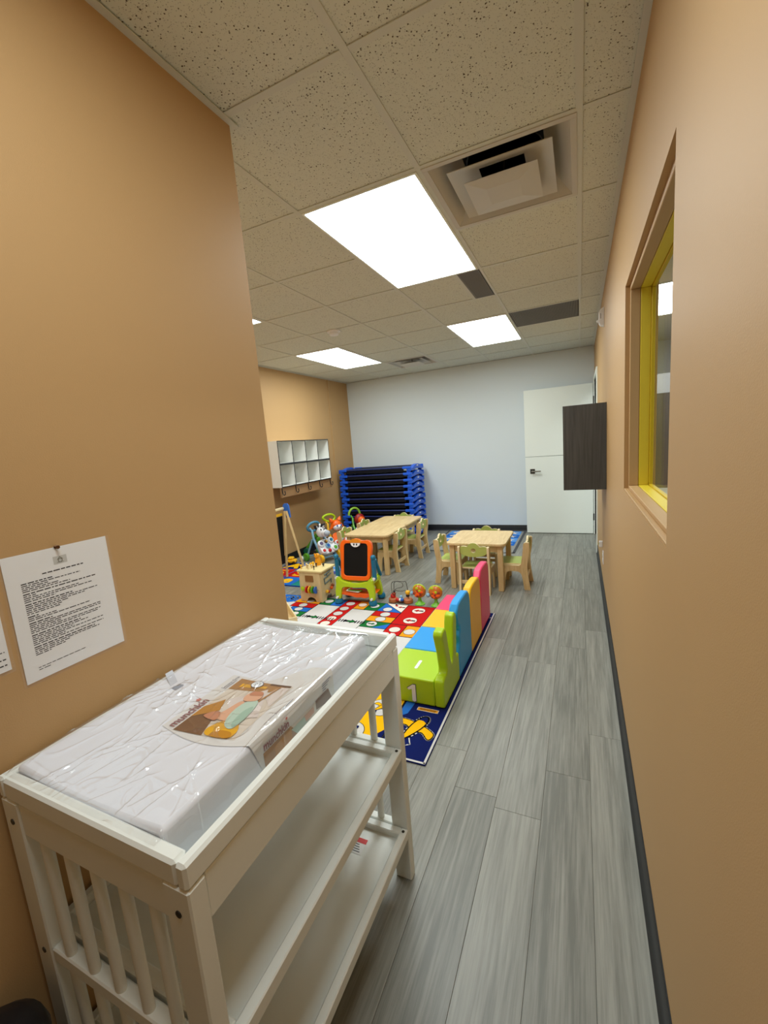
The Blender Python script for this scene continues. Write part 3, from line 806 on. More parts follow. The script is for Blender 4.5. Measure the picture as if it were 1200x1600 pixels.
# arc-length resample
acc = [0]
for i in range(1, len(pathpts)): acc.append(acc[-1]+math.dist(pathpts[i], pathpts[i-1]))
def at(s_):
    s_ *= acc[-1]; i = 1
    while i < len(acc)-1 and acc[i] < s_: i += 1
    k = (s_-acc[i-1])/max(acc[i]-acc[i-1], 1e-9); p, q = pathpts[i-1], pathpts[i]
    return (p[0]+(q[0]-p[0])*k, p[1]+(q[1]-p[1])*k)
row = [at(i/NU) for i in range(NU+1)]; vv = []
for j in range(NV+1):
    y = QY0-.020+(QY1-QY0+.046)*j/NV
    cr = [c_ for c_ in creases if abs(y-c_[1]) < c_[4]+.02]
    for i in range(NU+1):
        x, z = row[i]
        nz = mnoise.noise((x*9, y*9, 3.1))*.003 + mnoise.noise((x*26, y*26, 7.7))*.0008 + max(0, .5-abs(mnoise.noise((x*9+y*3, y*7-x*4, 5.5)))*6)*.006*max(0, mnoise.noise((x*5, y*5, 8.8))*2) + max(0, .5-abs(mnoise.noise((x*22-y*9, y*17+x*8, 9.5)))*5)*.0035*max(0, mnoise.noise((x*6, y*6, 4.4))*2.5)
        h = max(0, .0008+nz+crease(x, y, cr))
        if x > PX1-.001: x += h*.7
        elif x < PX0+.001: x = max(x-h*.3, LW+.004)
        else: z += h
        over = y-QY1
        if y < QY0-.002:
            if z < .893 or x > TX1-.024: z = max(.8955, min(z, .897)) if x < TX1-.024 else .8955
            else: z = max(.8955+max(0, nz), z-(QY0-y)*.5)
            x = min(max(x, TX0+.004), TX1-.030)
        if over > 0: z = max(.893+.002, z-over*.2) if over < .012 else max(z-.012-over*.5, .8965) if z > .89 else z
        vv.append((x, y, z))
b.add(vv, [(j*(NU+1)+i, j*(NU+1)+i+1, (j+1)*(NU+1)+i+1, (j+1)*(NU+1)+i) for j in range(NV) for i in range(NU)])
b.build('clear_bag', M_FILM, pad, world=True, recalc=False, ang=70)
# elastic buckle strap at the wall side
b = MB()
b.add([(-1.048, .722, .9085), (-.985, .690, .8945), (-.985, .712, .8945), (-1.048, .745, .9085)], [(0, 1, 2, 3)])
b.build('strap', mat('strap_grey', (206, 210, 220), .6), pad, world=True, recalc=False)
MB().cbox(-.985, -.966, .687, .714, .889, .8965, .002).build('buckle', mat('buckle_grey', (150, 156, 170), .4), pad, world=True)

# ================================================================= NOTICES ON THE LEFT WALL
def notice(name, label, y0, z0, ang, lines, logo):
    """letter sheet on the near left wall; local u along +y, v up"""
    t = thing(name, label, 'notice', (LW+.001, y0, z0))
    ca, sa = math.cos(ang), math.sin(ang)
    def mp(u, v, h): return (.0012+h, u*ca-v*sa, u*sa+v*ca)
    W_, H_ = .216, .279
    MB().add([mp(*p, d) for d in (-.0009, 0) for p in ((0, 0), (W_, 0), (W_, H_), (0, H_))], [(0,1,2,3),(4,5,6,7),(0,1,5,4),(1,2,6,5),(2,3,7,6),(3,0,4,7)]).build('sheet', mat('paper', (238, 238, 238), .6, .2), t, smooth=False)
    pr = Print(mp, .0002); rnd = random.Random(11)
    def textline(u, v, L, h_, m=M_INK):
        x = u
        while x < u+L:
            wl = min(rnd.uniform(.004, .014), u+L-x)
            pr.rect(m, x, x+wl, v, v+h_, 1); x += wl+.0022
    for (u, v, L, h_) in lines: textline(u, v, L, h_)
    if logo:
        pr.rect(mat('logo_grey', (196, 196, 192), .6), .094, .122, .240, .258, 1)
        MO = mat('logo_olive', (92, 84, 52), .6)
        pr.line(MO, circ(.108, .2475, .0042, .0042, 10), .0012, 2, True); pr.line(MO, [(.1025, .250), (.108, .2555), (.1135, .250)], .0012, 2)
        pr.line(MO, [(.101, .2435), (.115, .2435)], .0008, 2)
    pr.build('printed_text', t)['kind'] = 'stuff'
    m_ = .006
    MB().add([mp(*p, .0015) for p in ((-m_, -m_), (W_+m_, -m_), (W_+m_, H_+.002), (-m_, H_+.002))], [(0, 1, 2, 3)]).build('plastic_sleeve', M_SLEEVE, t, recalc=False, smooth=False)
    return t
ln = [(.068, .226, .086, .0026)]
v = .214
for grp in ([.06, .118, .05, .07, .094], [.15, .024, .112, .14, .06], [.094, .15, .12, .084, .07, .064], [.02, .055, .126], [.045, .15, .15, .06, .148, .142], [.10, .116, .084, .15, .064, .15], [.128, .138, .07, .06, .03]):
    for q, L in enumerate(grp):
        ln.append((.026, v, L, .0019 if q else .0024)); v -= .0042
    v -= .0020
ln += [(.026, .026, .10, .0016), (.026, .021, .024, .0016)]
notice('posted_notice', 'white printed notice in a clear sleeve pinned to the tan wall', .432, 1.038, R(0), ln, True)
l2 = [(.09, .04, .12, .002), (.02, .024, .19, .0028), (.02, .012, .19, .0028), (.05, .10, .15, .002), (.05, .09, .15, .002)]
notice('posted_notice', 'second white notice mostly out of frame beside the pinned notice', .197, 1.086, 0, l2, False)
t = thing('push_pin', 'tiny brass push pin at the top of the white notice', 'pin', (LW+.0015, .536, 1.317))
MB().tr((.0015, 0, 0), ry=R(90)).lathe([(.0045, 0), (.0045, .0015), (.0028, .003), (.0028, .007), (.004, .0085), (.004, .0095), (0, .0095)], n=14).build('pin_head', mat('brass_dark', (96, 62, 34), .35, .5, metal=.6), t)

# ---- black bin at the near end of the table
t = thing('trash_can', 'black rounded-lid bin beside the white changing table', 'bin', (-.990, .225, 0))
MB().lathe([(.068, 0), (.078, .01), (.083, .38), (.085, .385), (.085, .40), (.08, .405)], n=28).build('bin_body', M_BLACK, t)
MB().lathe([(.084, .4055), (.086, .415), (.08, .44), (.06, .462), (.035, .472), (0, .476)], n=28).build('domed_lid', M_TBLACK, t)

# ================================================================= PLAY TABLES AND CHAIRS
def make_table(loc, label, rz=0):
    t = thing('play_table', label, 'table', loc, rz, 'square wooden play tables')
    h = .48; s_ = .29; g = .305
    MB().prism(rrect(-s_, s_, -g, g, .05, 6), 'z', h-.024, h).build('tabletop', M_PINE_Y, t, bevel=.004)
    for x in (-1, 1):
        for y in (-1, 1):
            MB().cbox(x*.235-.025, x*.235+.025, y*.25-.025, y*.25+.025, 0, h-.0245, .004).build('leg', M_PINE_Z, t)
    for y in (-1, 1): MB().cbox(-.209, .209, y*.25-.009, y*.25+.009, h-.095, h-.0245, .002).build('apron', M_PINE, t)
    for x in (-1, 1): MB().cbox(x*.235-.009, x*.235+.009, -.224, .224, h-.095, h-.0245, .002).build('apron', M_PINE_Y, t)
    return t
make_table((-.937, 4.285, 0), 'square wooden play table with four green chairs, beside the foam seats')
make_table((-2.275, 4.555, 0), 'wooden play table joined end to end, the one behind the orange chalkboard')
make_table((-2.285, 5.180, 0), 'wooden play table joined end to end, the one nearer the blue cot stack')

PROF = ([(0, 0), (.056, 0)] + smooth_open([(.060, .02), (.074, .12), (.088, .162), (.12, .182), (.195, .182), (.222, .162), (.234, .10), (.240, .02)], 3)
        + [(.242, 0), (.293, 0)] + smooth_open([(.292, .02), (.286, .15), (.281, .225), (.270, .241)], 3) + [(.100, .2415)]
        + smooth_open([(.084, .255), (.068, .36), (.058, .452), (.045, .468), (.018, .470), (.004, .456), (.010, .36), (.026, .25), (.018, .12), (.003, .02)], 3))
def crown():
    p = [(-.128, .405), (-.128, .462), (-.122, .470), (-.095, .474), (-.070, .470), (-.058, .468), (-.048, .485), (-.025, .502), (0, .507), (.025, .502), (.048, .485), (.058, .468), (.070, .470), (.095, .474), (.122, .470), (.128, .462), (.128, .405), (.10, .385), (.05, .372), (0, .368), (-.05, .372), (-.10, .385)]
    return raysample(p, (0, .435), 64)
def make_chair(label):
    t = thing('childs_chair', label, 'chair', (0, 0, 0), 0, 'small green and wood chairs')
    for s_ in (-1, 1):
        MB().prism(PROF, 'x', s_*.14-.010, s_*.14+.010, 0, 1).build('side_panel', [M_PINE_Z, M_PLY], t)
    MB().prism(rrect(-.129, .129, .055, .288, .02, 4), 'z', .2425, .258, 0, 1).build('seat', [M_CGREEN, M_PLY], t)
    inner = circ(0, .432, .024, .021, 64)
    MB().ringprism(crown(), inner, 'y', .022, .040, 0, 1).build('backrest', [M_CGREEN, M_PLY], t)
    MB().cbox(-.129, .129, .030, .046, .095, .130, .002).build('stretcher', M_PINE, t)
    MB().cbox(-.129, .129, .235, .250, .205, .2415, .002).build('seat_rail', M_PINE, t)
    return t
ch = make_chair('small green chair at the square table, back to the pink foam seat')
ch.location = (-.93, 3.875, 0)
def put(x, y, deg, label): return dup(ch, (x, y, 0), R(deg), label)
put(-.440, 4.255, 90, 'small green chair on the door side of the square play table')
put(-1.410, 4.285, -90, 'small green chair on the side of the square table facing the long tables')
put(-.965, 4.745, 180, 'small green chair between the square table and the blue back rug')
put(-1.925, 4.565, 90, 'small green chair at the aisle side of the table behind the chalkboard')
put(-1.862, 5.185, 90, 'small green chair at the aisle side of the table nearer the cots')
put(-2.775, 4.60, -90, 'small green chair between the orange chalkboard table and the animal walkers')
put(-2.775, 5.13, -90, 'small green chair on the wall side of the table nearer the cots')
put(-2.335, 5.66, 180, 'small green chair at the table end in front of the blue cots')
tr_ = thing('wooden_tray', 'shallow wooden toy tray on the game rug, mostly behind the tan wall', 'tray', (-2.62, 3.16, .0108), math.atan2(-.325, .37))
MB().cbox(0, .49, -.012, 0, 0, .0625, .002).build('side_board', M_PLY, tr_)
MB().cbox(0, .49, -.32, -.308, 0, .0625, .002).build('side_board', M_PLY, tr_)
MB().cbox(0, .012, -.308, -.012, 0, .0625, .002).build('end_board', M_PLY, tr_)
MB().cbox(.478, .49, -.308, -.012, 0, .0625, .002).build('end_board', M_PLY, tr_)
MB().box(.012, .478, -.308, -.012, .002, .010).build('bottom_board', M_PINE, tr_)

# ================================================================= COT STACK
CX0, CX1, CY0, CY1 = -3.615, -2.335, 6.055, 6.625
PITCH = .0955
ORD = ['topmost', 'second', 'third', 'fourth', 'fifth', 'sixth', 'seventh', 'eighth', 'ninth', 'tenth', 'eleventh', 'bottom']
def make_cot():
    t = thing('stacking_cot', '', 'cot', ((CX0+CX1)/2, (CY0+CY1)/2, 0), 0, 'blue stacking cots in one tall stack')
    hx, hy = (CX1-CX0)/2, (CY1-CY0)/2
    MB().box(-hx+.07, hx-.07, -hy+.012, hy-.012, .076, .080).build('sling', M_SLING, t, smooth=False)
    for y in (-1, 1):
        MB().cyl((-hx+.06, y*(hy-.012), .078), (hx-.06, y*(hy-.012), .078), .0125, n=10).build('side_rail', M_NAVY, t)
        MB().box(-hx+.13, hx-.13, y*(hy-.012)-.004, y*(hy-.012)+.004, .022, .066).build('sling_hem', M_SLING, t, smooth=False)
    for s_ in (-1, 1):
        arch = smooth_open([(-hy, .060), (-hy+.06, .064), (-hy+.13, .085), (-hy+.19, .106), (0, .116), (hy-.19, .106), (hy-.13, .085), (hy-.06, .064), (hy, .060)], 3)
        low = [(y, z-.034-.036*max(0, 1-(y/(hy-.06))**2)) for y, z in arch][::-1]
        e = MB().prism(arch+low, 'x', s_*(hx-.04)-.022 if s_ > 0 else -hx, hx if s_ > 0 else s_*(hx-.04)+.022).build('end_frame', M_BLUE, t, bevel=.005)
        for y in (-1, 1):
            MB().cbox(s_*(hx-.075)-.072, s_*(hx-.075)+.072, y*(hy-.014)-.020, y*(hy-.014)+.020, .056, .095, .006).build('corner_sleeve', M_BLUE, e)
            MB().cbox(s_*(hx-.055)-.028, s_*(hx-.055)+.028, y*(hy-.03)-.018, y*(hy-.03)+.018, .0, .056, .004).build('foot', M_BLUE, e)
        o = MB().tr((s_*hx, 0, .092)).ell((0, 0, 0), (.0015, .042, .010), 14, 8).build('emblem', M_WV, e)
    return t
cot = make_cot(); cot['label'] = 'blue stacking cot, bottom of the tall stack'
N = 12
for k in range(1, N):
    dup(cot, (cot.location.x + random.uniform(-.006, .006), cot.location.y, k*PITCH), 0, 'blue stacking cot, topmost of the tall stack' if k == N-1 else 'blue stacking cot, %s from the top of the tall stack' % ORD[N-1-k])

# ================================================================= CUBBIES ON THE FAR LEFT WALL
KX0, KX1, KY0, KY1, KZ0, KZ1 = FL, -3.40, 4.285, 5.475, 1.063, 1.648
kb = thing('cubby_shelf', 'white eight-compartment cubby with dark edges hung on the tan wall', 'shelf', (FL+.15, (KY0+KY1)/2, KZ0))
M_KW = mat('melamine_white', (232, 232, 226), .5, .3)
def panel(x0, x1, y0, y1, z0, z1, name):
    # white board with a dark front edge strip
    b = MB().box(x0, x1-.002, y0, y1, z0, z1, 0).box(x1-.002, x1, y0, y1, z0, z1, 1)
    return b.build(name, [M_KW, M_TBLACK], kb, world=True, smooth=False)
th = .012; zm = (KZ0+KZ1)/2
for z, n_ in ((KZ0, 'bottom_board'), (zm-th, 'middle_board'), (zm, 'middle_board'), (KZ1-th, 'top_board')):
    panel(KX0+.004, KX1, KY0, KY1, z, z+th, n_)
for z0, z1 in ((KZ0+th, zm-th), (zm+th, KZ1-th)):
    for k in range(5):
        y = KY0 + (KY1-KY0-th)*k/4
        panel(KX0+.004, KX1, y, y+th, z0, z1, 'side_board' if k in (0, 4) else 'divider')
MB().box(KX0, KX0+.004, KY0, KY1, KZ0, KZ1).build('back_board', M_KW, kb, world=True, smooth=False)
MB().cbox(KX1-.04, KX1-.022, KY0, KY1+.03, KZ0-.13, KZ0-.001, .003).build('hook_board', mat('hook_board_brown', (150, 114, 74), .6), kb, world=True)
for k in range(5):
    y = KY0+.02+(KY1-KY0-.04)*k/4; x = KX1-.02
    MB().tube(smooth_open([(x, y, KZ0-.005), (x+.004, y, KZ0-.05), (x+.012, y, KZ0-.085), (x+.032, y, KZ0-.095), (x+.045, y, KZ0-.075), (x+.042, y, KZ0-.055)], 4), .0055, 8).ell((x+.042, y, KZ0-.052), .009, 10, 6).build('coat_hook', M_TBLACK, kb, world=True)

# ================================================================= RUGS
def flat(z0): return lambda x, y, h: (x, y, z0+h)
RU = {k: mat('rug_'+k, c, .95, .1, var=.06, vscale=120) for k, c in dict(navy=(18, 30, 92), red=(196, 28, 26), orange=(236, 158, 34), yellow=(250, 190, 16), green=(28, 112, 52), blue=(40, 108, 196), white=(214, 212, 210), black=(24, 24, 28), sky=(96, 158, 230), grey=(150, 150, 146), teal=(36, 130, 120), purple=(90, 74, 150), coral=(224, 92, 62), dgrey=(84, 86, 90), pinkw=(236, 222, 210)).items()}
GX0, GX1, GY0, GY1 = -2.86, -.662, 1.635, 3.462
rug = thing('game_rug', 'colourful board-game rug with planes and navy border under the foam seats', 'rug', ((GX0+GX1)/2, (GY0+GY1)/2, 0))
MB().cbox(GX0, GX1, GY0, GY1, 0.0003, .006, .002).build('pile', RU['navy'], rug, world=True)
pr = Print(flat(.0061), .00035)
def orect(m, x0, x1, y0, y1, l=2, o=.005):
    pr.rect(RU['black'], x0-o/2, x1+o/2, y0-o/2, y1+o/2, l-1); pr.rect(RU[m], x0+o/2, x1-o/2, y0+o/2, y1-o/2, l)
def dot(x, y, r=.042, m='white', l=4):
    pr.disc(RU['black'], x, y, r+.004, l-1); pr.disc(RU[m], x, y, r, l)
def arrow(x, y, s_, deg, m='red', l=5):
    a = R(deg); ca, sa = math.cos(a), math.sin(a)
    q = lambda L: [(x+(u*ca-v_*sa)*s_, y+(u*sa+v_*ca)*s_) for u, v_ in L]
    pr.poly(RU['black'], q([(-1, -.25), (.1, -.25), (.1, -.6), (1, 0), (.1, .6), (.1, .25), (-1, .25)]), l)
    pr.poly(RU[m], q([(-.35, -.17), (.2, -.17), (.2, -.42), (.82, 0), (.2, .42), (.2, .17), (-.35, .17)]), l+1)
def plane(x, y, s_, deg, outline=True, l=5):
    a = R(deg); ca, sa = math.cos(a), math.sin(a)
    q = lambda L: [(x+(u*ca-v_*sa)*s_, y+(u*sa+v_*ca)*s_) for u, v_ in L]
    body = smooth_closed([(1, 0), (.75, .22), (.1, .27), (-.7, .12), (-.85, 0), (-.7, -.12), (.1, -.27), (.75, -.22)], 4)
    wl = smooth_closed([(.35, .18), (.25, .9), (-.05, 1.05), (-.25, .95), (-.05, .5), (-.1, .2)], 4)
    wr = [(u, -v_) for u, v_ in wl]; tl = [(-.55, .08), (-.95, .5), (-1.1, .38), (-.92, 0), (-1.1, -.38), (-.95, -.5), (-.55, -.08)]
    if outline:
        for L in (wl, wr, tl): pr.line(RU['white'], q(L), .012, l, True)
        pr.line(RU['white'], q(body), .02, l, True)
    pr.poly(RU['navy'], q(tl), l+1)
    for L in (wl, wr): pr.poly(RU['yellow'], q(L), l+1)
    for L in (wl, wr): pr.line(RU['black'], q(L), .006*min(1, s_*8), l+2, True)
    pr.poly(RU['yellow'], q(body), l+3); pr.line(RU['black'], q(body), .008*min(1, s_*8), l+4, True)
    pr.poly(RU['navy'], q(smooth_closed([(1.0, 0), (.8, .2), (.6, .24), (.66, 0), (.6, -.24), (.8, -.2)], 4)), l+4)
# inner field
orect('white', GX0+.02, -.93, 1.66, GY1-.004, 2)
# centre strips and rows (world positions)
orect('white', -2.33, -2.085, 2.62, 3.285, 4); orect('white', -1.94, -1.70, 2.62, 3.262, 4)
orect('red', -2.085, -1.94, 2.55, 3.455, 4)
for y in (2.80, 2.91, 3.018, 3.129, 3.247, 3.37): dot(-2.018, y, .043, 'pinkw' if y < 3.1 else 'white', 6)
orect('green', -2.33, -2.205, 3.29, 3.455, 4); dot(-2.265, 3.38, .043, l=6); orect('blue', -2.205, -2.085, 3.29, 3.455, 4)
orect('orange', -1.94, -1.825, 3.267, 3.455, 4); dot(-1.885, 3.37, .04, 'pinkw', 6); orect('green', -1.825, -1.69, 3.267, 3.455, 4); dot(-1.757, 3.37, .043, l=6)
orect('red', -2.60, -2.335, 3.185, 3.285, 4); dot(-2.475, 3.232, .042, l=6); orect('orange', -2.62, -2.335, 3.29, 3.40, 4); dot(-2.46, 3.345, .04, l=6)
orect('blue', -2.56, -2.335, 3.09, 3.18, 4); dot(-2.46, 3.135, .04, l=6); orect('green', -2.5, -2.335, 2.98, 3.085, 4); dot(-2.43, 3.03, .04, l=6)
# runway marks
for xs in ((-2.34, -2.25), (-2.16, -1.99), (-1.93, -1.87), (-1.77, -1.69)):
    x = xs[0]
    while x < xs[1]:
        pr.poly(RU['black'], [(x, 2.975), (x+.012, 2.975), (x+.012, 3.025), (x, 3.025)], 8); x += .026
arrow(-2.21, 3.003, .062, 0, 'green', 8); arrow(-1.822, 3.0, .062, 0, 'green', 8)
# right hand rows
orect('blue', -1.69, -1.456, 3.272, 3.455, 4); pr.poly(RU['pinkw'], [(-1.668, 3.455), (-1.456, 3.455), (-1.456, 3.285)], 5); pr.line(RU['black'], [(-1.67, 3.455), (-1.456, 3.28)], .006, 6); pr.poly(RU['green'], [(-1.69, 3.275), (-1.69, 3.45), (-1.675, 3.45)], 5)
dot(-1.605, 3.322, .042, l=7)
arrow(-1.56, 3.43, .032, -60, 'red', 7); arrow(-1.498, 3.395, .036, 180, 'red', 7)
orect('red', -1.70, -1.456, 3.165, 3.27, 4); dot(-1.579, 3.212, .045, l=6)
orect('orange', -1.70, -1.456, 3.055, 3.16, 4); dot(-1.578, 3.107, .045, l=6)
orect('green', -1.70, -1.456, 2.93, 3.05, 4); dot(-1.61, 3.0, .045, l=6); arrow(-1.61, 3.0, .034, 0, 'green', 8)
pr.poly(RU['blue'], [(-1.456, 2.935), (-1.456, 3.035), (-1.58, 2.935)], 5)
orect('red', -1.452, -1.19, 3.045, 3.458, 4)
for y in (3.355, 3.141): dot(-1.316, y, .058, 'pinkw', 6); arrow(-1.316, y, .046, 180, 'red', 8)
orect('red', -1.452, -1.302, 2.845, 3.04, 4); dot(-1.375, 2.945, .046, 'pinkw', 6)
orect('orange', -1.30, -1.18, 2.845, 3.04, 4); dot(-1.243, 2.934, .046, l=6)
orect('white', -1.452, -1.0, 2.28, 2.84, 4)
orect('yellow', -1.40, -.935, 1.67, 2.10, 4); pr.poly(RU['navy'], [(-.937, 1.69), (-.937, 1.82), (-.985, 1.74), (-.96, 1.69)], 5)
orect('orange', -1.9, -1.40, 1.67, 2.25, 4); orect('blue', -2.5, -1.9, 1.67, 2.55, 4)
for x, y in ((-1.045, 1.972), (-1.12, 1.74), (-1.27, 1.93)):
    dot(x, y, .075, l=6); plane(x, y, .052, 55, False, 8)
pr.poly(RU['white'], [(-1.40, 2.10), (-.935, 2.10), (-.935, 2.28), (-1.20, 2.16), (-1.40, 2.28)], 5)
pr.poly(RU['red'], [(-1.33, 2.28), (-1.165, 2.135), (-.98, 2.28)], 6); pr.line(RU['black'], [(-1.33, 2.28), (-1.165, 2.135), (-.98, 2.28)], .008, 7)
pr.poly(RU['blue'], [(-.925, 1.92), (-.88, 1.97), (-.87, 2.10), (-.925, 2.10)], 3)
for k, m in enumerate(('green', 'yellow', 'red', 'blue')):
    orect(m, -2.50+.26*k, -2.25+.26*k, 2.29, 2.53, 4); dot(-2.375+.26*k, 2.41, .06, l=6)
for k in range(5):
    orect(('red', 'orange', 'green', 'blue', 'yellow')[k], -2.84, -2.62, 1.70+.27*k, 1.96+.27*k, 4); dot(-2.73, 1.83+.27*k, .05, l=6)
for x, y in ((-2.2, 2.0), (-1.65, 1.95)): dot(x, y, .13, l=6); plane(x, y, .09, 40, False, 8)
# blue corner medallion with a white curl, border lines
pr.poly(RU['blue'], [(GX0+.01, 3.18), (-2.62, 3.30), (-2.60, GY1-.01), (GX0+.01, GY1-.01)], 5)
pr.line(RU['white'], smooth_open([(-2.80, 3.35), (-2.75, 3.41), (-2.70, 3.39), (-2.715, 3.36), (-2.68, 3.34), (-2.64, 3.38), (-2.68, 3.42)], 5), .018, 6)
plane(-.800, 1.862, .112, 70, True, 4)
pr.rect(RU['orange'], -.842, -.722, 2.015, 2.042, 4); pr.line(RU['white'], [(-.842, 2.015), (-.722, 2.015), (-.722, 2.042), (-.842, 2.042)], .003, 5, True)
pr.rect(RU['black'], -.83, -.735, 2.022, 2.026, 5); pr.rect(RU['black'], -.83, -.735, 2.031, 2.035, 5)
pr.disc(RU['white'], -.69, 3.36, .012, 4); pr.disc(RU['navy'], -.69, 3.36, .008, 5)
e = .008
for L in ([(GX0+e, GY0+e), (GX1-e, GY0+e)], [(GX1-e, GY0+e), (GX1-e, GY1-e)], [(GX0+e, GY0+e), (GX0+e, GY1-e)]): pr.line(RU['white'], L, .011, 6)
pr.build('printed_game', rug, world=True)

# alphabet rug
AX0, AX1, AY0, AY1 = -3.60, -2.71, 3.70, 4.56
rug = thing('alphabet_rug', 'bright letter-block rug between the wooden easel and animal walkers', 'rug', ((AX0+AX1)/2, (AY0+AY1)/2, 0))
MB().cbox(AX0, AX1, AY0, AY1, .0003, .006, .002).build('pile', RU['blue'], rug, world=True)
pr = Print(flat(.0061), .0004)
pr.rect(RU['navy'], AX0, AX1, AY0, AY0+.02, 1)
cols = ['red', 'blue', 'green', 'purple', 'coral', 'orange', 'teal', 'sky']
rows = [(3.72, 3.99), (3.99, 4.28), (4.28, 4.55)]
cellw = (AX1-AX0)/3
cells = [[('green', 'm', 'orange'), ('blue', 'e', 'yellow'), ('teal', 'T', 'white')], [('red', 'S', 'orange'), ('red', 'S', 'orange'), ('purple', 'K', 'yellow')], [('navy', 'A', 'yellow'), ('coral', 'O', 'purple'), ('sky', 'C', 'white')]]
for r_, (ya, yb) in enumerate(rows):
    for c_ in range(3):
        xa = AX0+cellw*c_; m, ltr, lc = cells[r_][c_]
        pr.rect(RU[m], xa+.006, xa+cellw-.006, ya+.006, yb-.006, 2)
        pr.poly(RU[cols[(r_*3+c_*2+1) % 8]], [(xa+.006, yb-.09), (xa+.10, yb-.006), (xa+.006, yb-.006)], 3)
        pr.text(RU[lc], ltr, xa+cellw/2, (ya+yb)/2, .27, 0, 4, bold=.012, center=True, sx=1.15)
pr.build('printed_letters', rug, world=True)

# blue rug by the back wall
BX0, BX1, BY0, BY1 = -1.985, -.765, 5.42, 6.715
rug = thing('cloud_rug', 'blue and white star rug with grey border by the white wall', 'rug', ((BX0+BX1)/2, (BY0+BY1)/2, 0))
MB().cbox(BX0, BX1, BY0, BY1, .0003, .006, .002).build('pile', RU['grey'], rug, world=True)
pr = Print(flat(.0061), .0004)
for (x0, x1, y0, y1) in ((BX0, BX1, BY0, BY0+.03), (BX0, BX0+.03, BY0, BY1), (BX1-.03, BX1, BY0, BY1)): pr.rect(RU['dgrey'], x0, x1, y0, y1, 1)
def star(m, x, y, r_, l):
    pr.poly(m, [(x+(r_ if k % 2 == 0 else r_*.45)*math.cos(R(90+36*k)), y+(r_ if k % 2 == 0 else r_*.45)*math.sin(R(90+36*k))) for k in range(10)], l)
for r_, (ya, yb) in enumerate(((5.80, 6.02), (6.02, 6.24), (6.24, 6.46), (6.46, 6.70))):
    n_ = 5
    for k in range(n_):
        xa = BX0+.06+(BX1-BX0-.12)*k/n_; xb = BX0+.06+(BX1-BX0-.12)*(k+1)/n_
        pr.rect(RU['blue'] if (k+r_) % 2 == 0 else RU['sky'], xa, xb, ya, yb, 2)
        star(RU['white'] if (k+r_) % 2 == 0 else RU['pinkw'], (xa+xb)/2, (ya+yb)/2, .085, 3)
pr.build('printed_stars', rug, world=True)

# ================================================================= FOAM SEATS
SX0, SXB, SX1, SH = -1.063, -.748, -.692, .166
def foam_seat(name, label, y0, y1, m, outline, marks):
    t = thing(name, label, 'foam seat', ((SX0+SX1)/2, (y0+y1)/2, .0108))
    def bld(b, nm, mm, **k): return b.build(nm, mm, t, world=True, **k)
    g = .002
    s_ = bld(MB().box(SX0, SXB-.001, y0+g, y1-g, .0108, SH), 'seat_block', m, bevel=.009)
    bld(MB().prism(outline, 'x', SXB, SX1), 'backrest', m, bevel=.011)
    # stitched seams
    marks(t, s_)
    return t
def onface(t, s_, pr):
    o = pr.build('printed_number', s_); o.data.transform(Matrix.Translation(-Vector(t.location)))
def marks_green(t, s_):
    pr = Print(lambda u, v_, h: (u, 2.062-h, v_), .001)
    one = [(-.884, .028), (-.884, .100), (-.903, .092), (-.911, .102), (-.878, .128), (-.861, .128), (-.861, .028), (-.8725, .022)]
    pr.poly(M_GREYINK, [(-.8835+(u+.8835)*1.16, .075+(v_-.075)*1.08) for u, v_ in one], 1); pr.poly(M_WV, one, 2)
    onface(t, s_, pr)
    pr = Print(lambda u, v_, h: (u, v_, SH+h), .0006)
    pr.poly(M_WV, rrect(-.905, -.885, 2.165, 2.265, .0095), 2); onface(t, s_, pr)
def marks_blue(t, s_):
    pr = Print(lambda u, v_, h: (u, v_, SH+h), .0006)
    pr.poly(M_WV, rrect(-.895, -.80, 2.545, 2.565, .009), 2); onface(t, s_, pr)
def marks_none(t, s_): pass
y0, y1 = 2.062, 2.398
ears = [(y0, .0108), (y1, .0108), (y1, .185), (2.355, .172), (2.345, .19), (2.385, .40), (2.378, .445), (2.350, .468), (2.318, .455), (2.302, .41), (2.278, .25), (2.262, .20), (2.245, .19), (2.222, .24), (2.168, .43), (2.150, .455), (2.10, .448), (2.085, .425), (2.130, .30), (2.150, .20), (2.135, .178), (2.10, .182), (y0+.006, .170), (y0, .15)]
foam_seat('foam_seat', 'lime green foam seat with rabbit-ear back and number 1', y0, y1, M_GREENV, ears, marks_green)
def bump_outline(y0, y1, top, near):
    return [(y0, .0108), (y1, .0108), (y1, .40), (y1-.012, top-.04), (y1-.045, top-.008), (y1-.10, top), (y0+.10, top), (y0+.04, top-.012), (y0+.006, top-.05)] + near
y0, y1 = 2.400, 2.738
foam_seat('foam_seat', 'sky blue foam seat with wavy-edged back next to the green one', y0, y1, M_BLUEV,
          bump_outline(y0, y1, .487, [(y0+.004, .40), (y0+.03, .35), (y0+.055, .33), (y0+.06, .30), (y0+.03, .27), (y0+.04, .23), (y0+.02, .19), (y0, .16)]), marks_blue)
y0, y1 = 2.740, 3.068
foam_seat('foam_seat', 'yellow foam seat with straight back between blue and pink ones', y0, y1, M_YELV, bump_outline(y0, y1, .475, [(y0, .30), (y0, .16)]), marks_none)
y0, y1 = 3.070, 3.405
foam_seat('foam_seat', 'pink foam seat with notched back at the end near the chairs', y0, y1, M_PINKV,
          bump_outline(y0, y1, .500, [(y0+.004, .42), (y0+.02, .37), (y0+.022, .34), (y0+.004, .31), (y0+.012, .27), (y0, .22), (y0, .16)]), marks_none)

# ================================================================= TOYS
# ---- orange and green chalkboard stand
tb = thing('toy_chalkboard', 'orange framed toy chalkboard on a lime green stand with teal feet', 'toy easel', (-1.965, 3.46, .0108), R(3))
PV = .255; LEAN = R(-12)
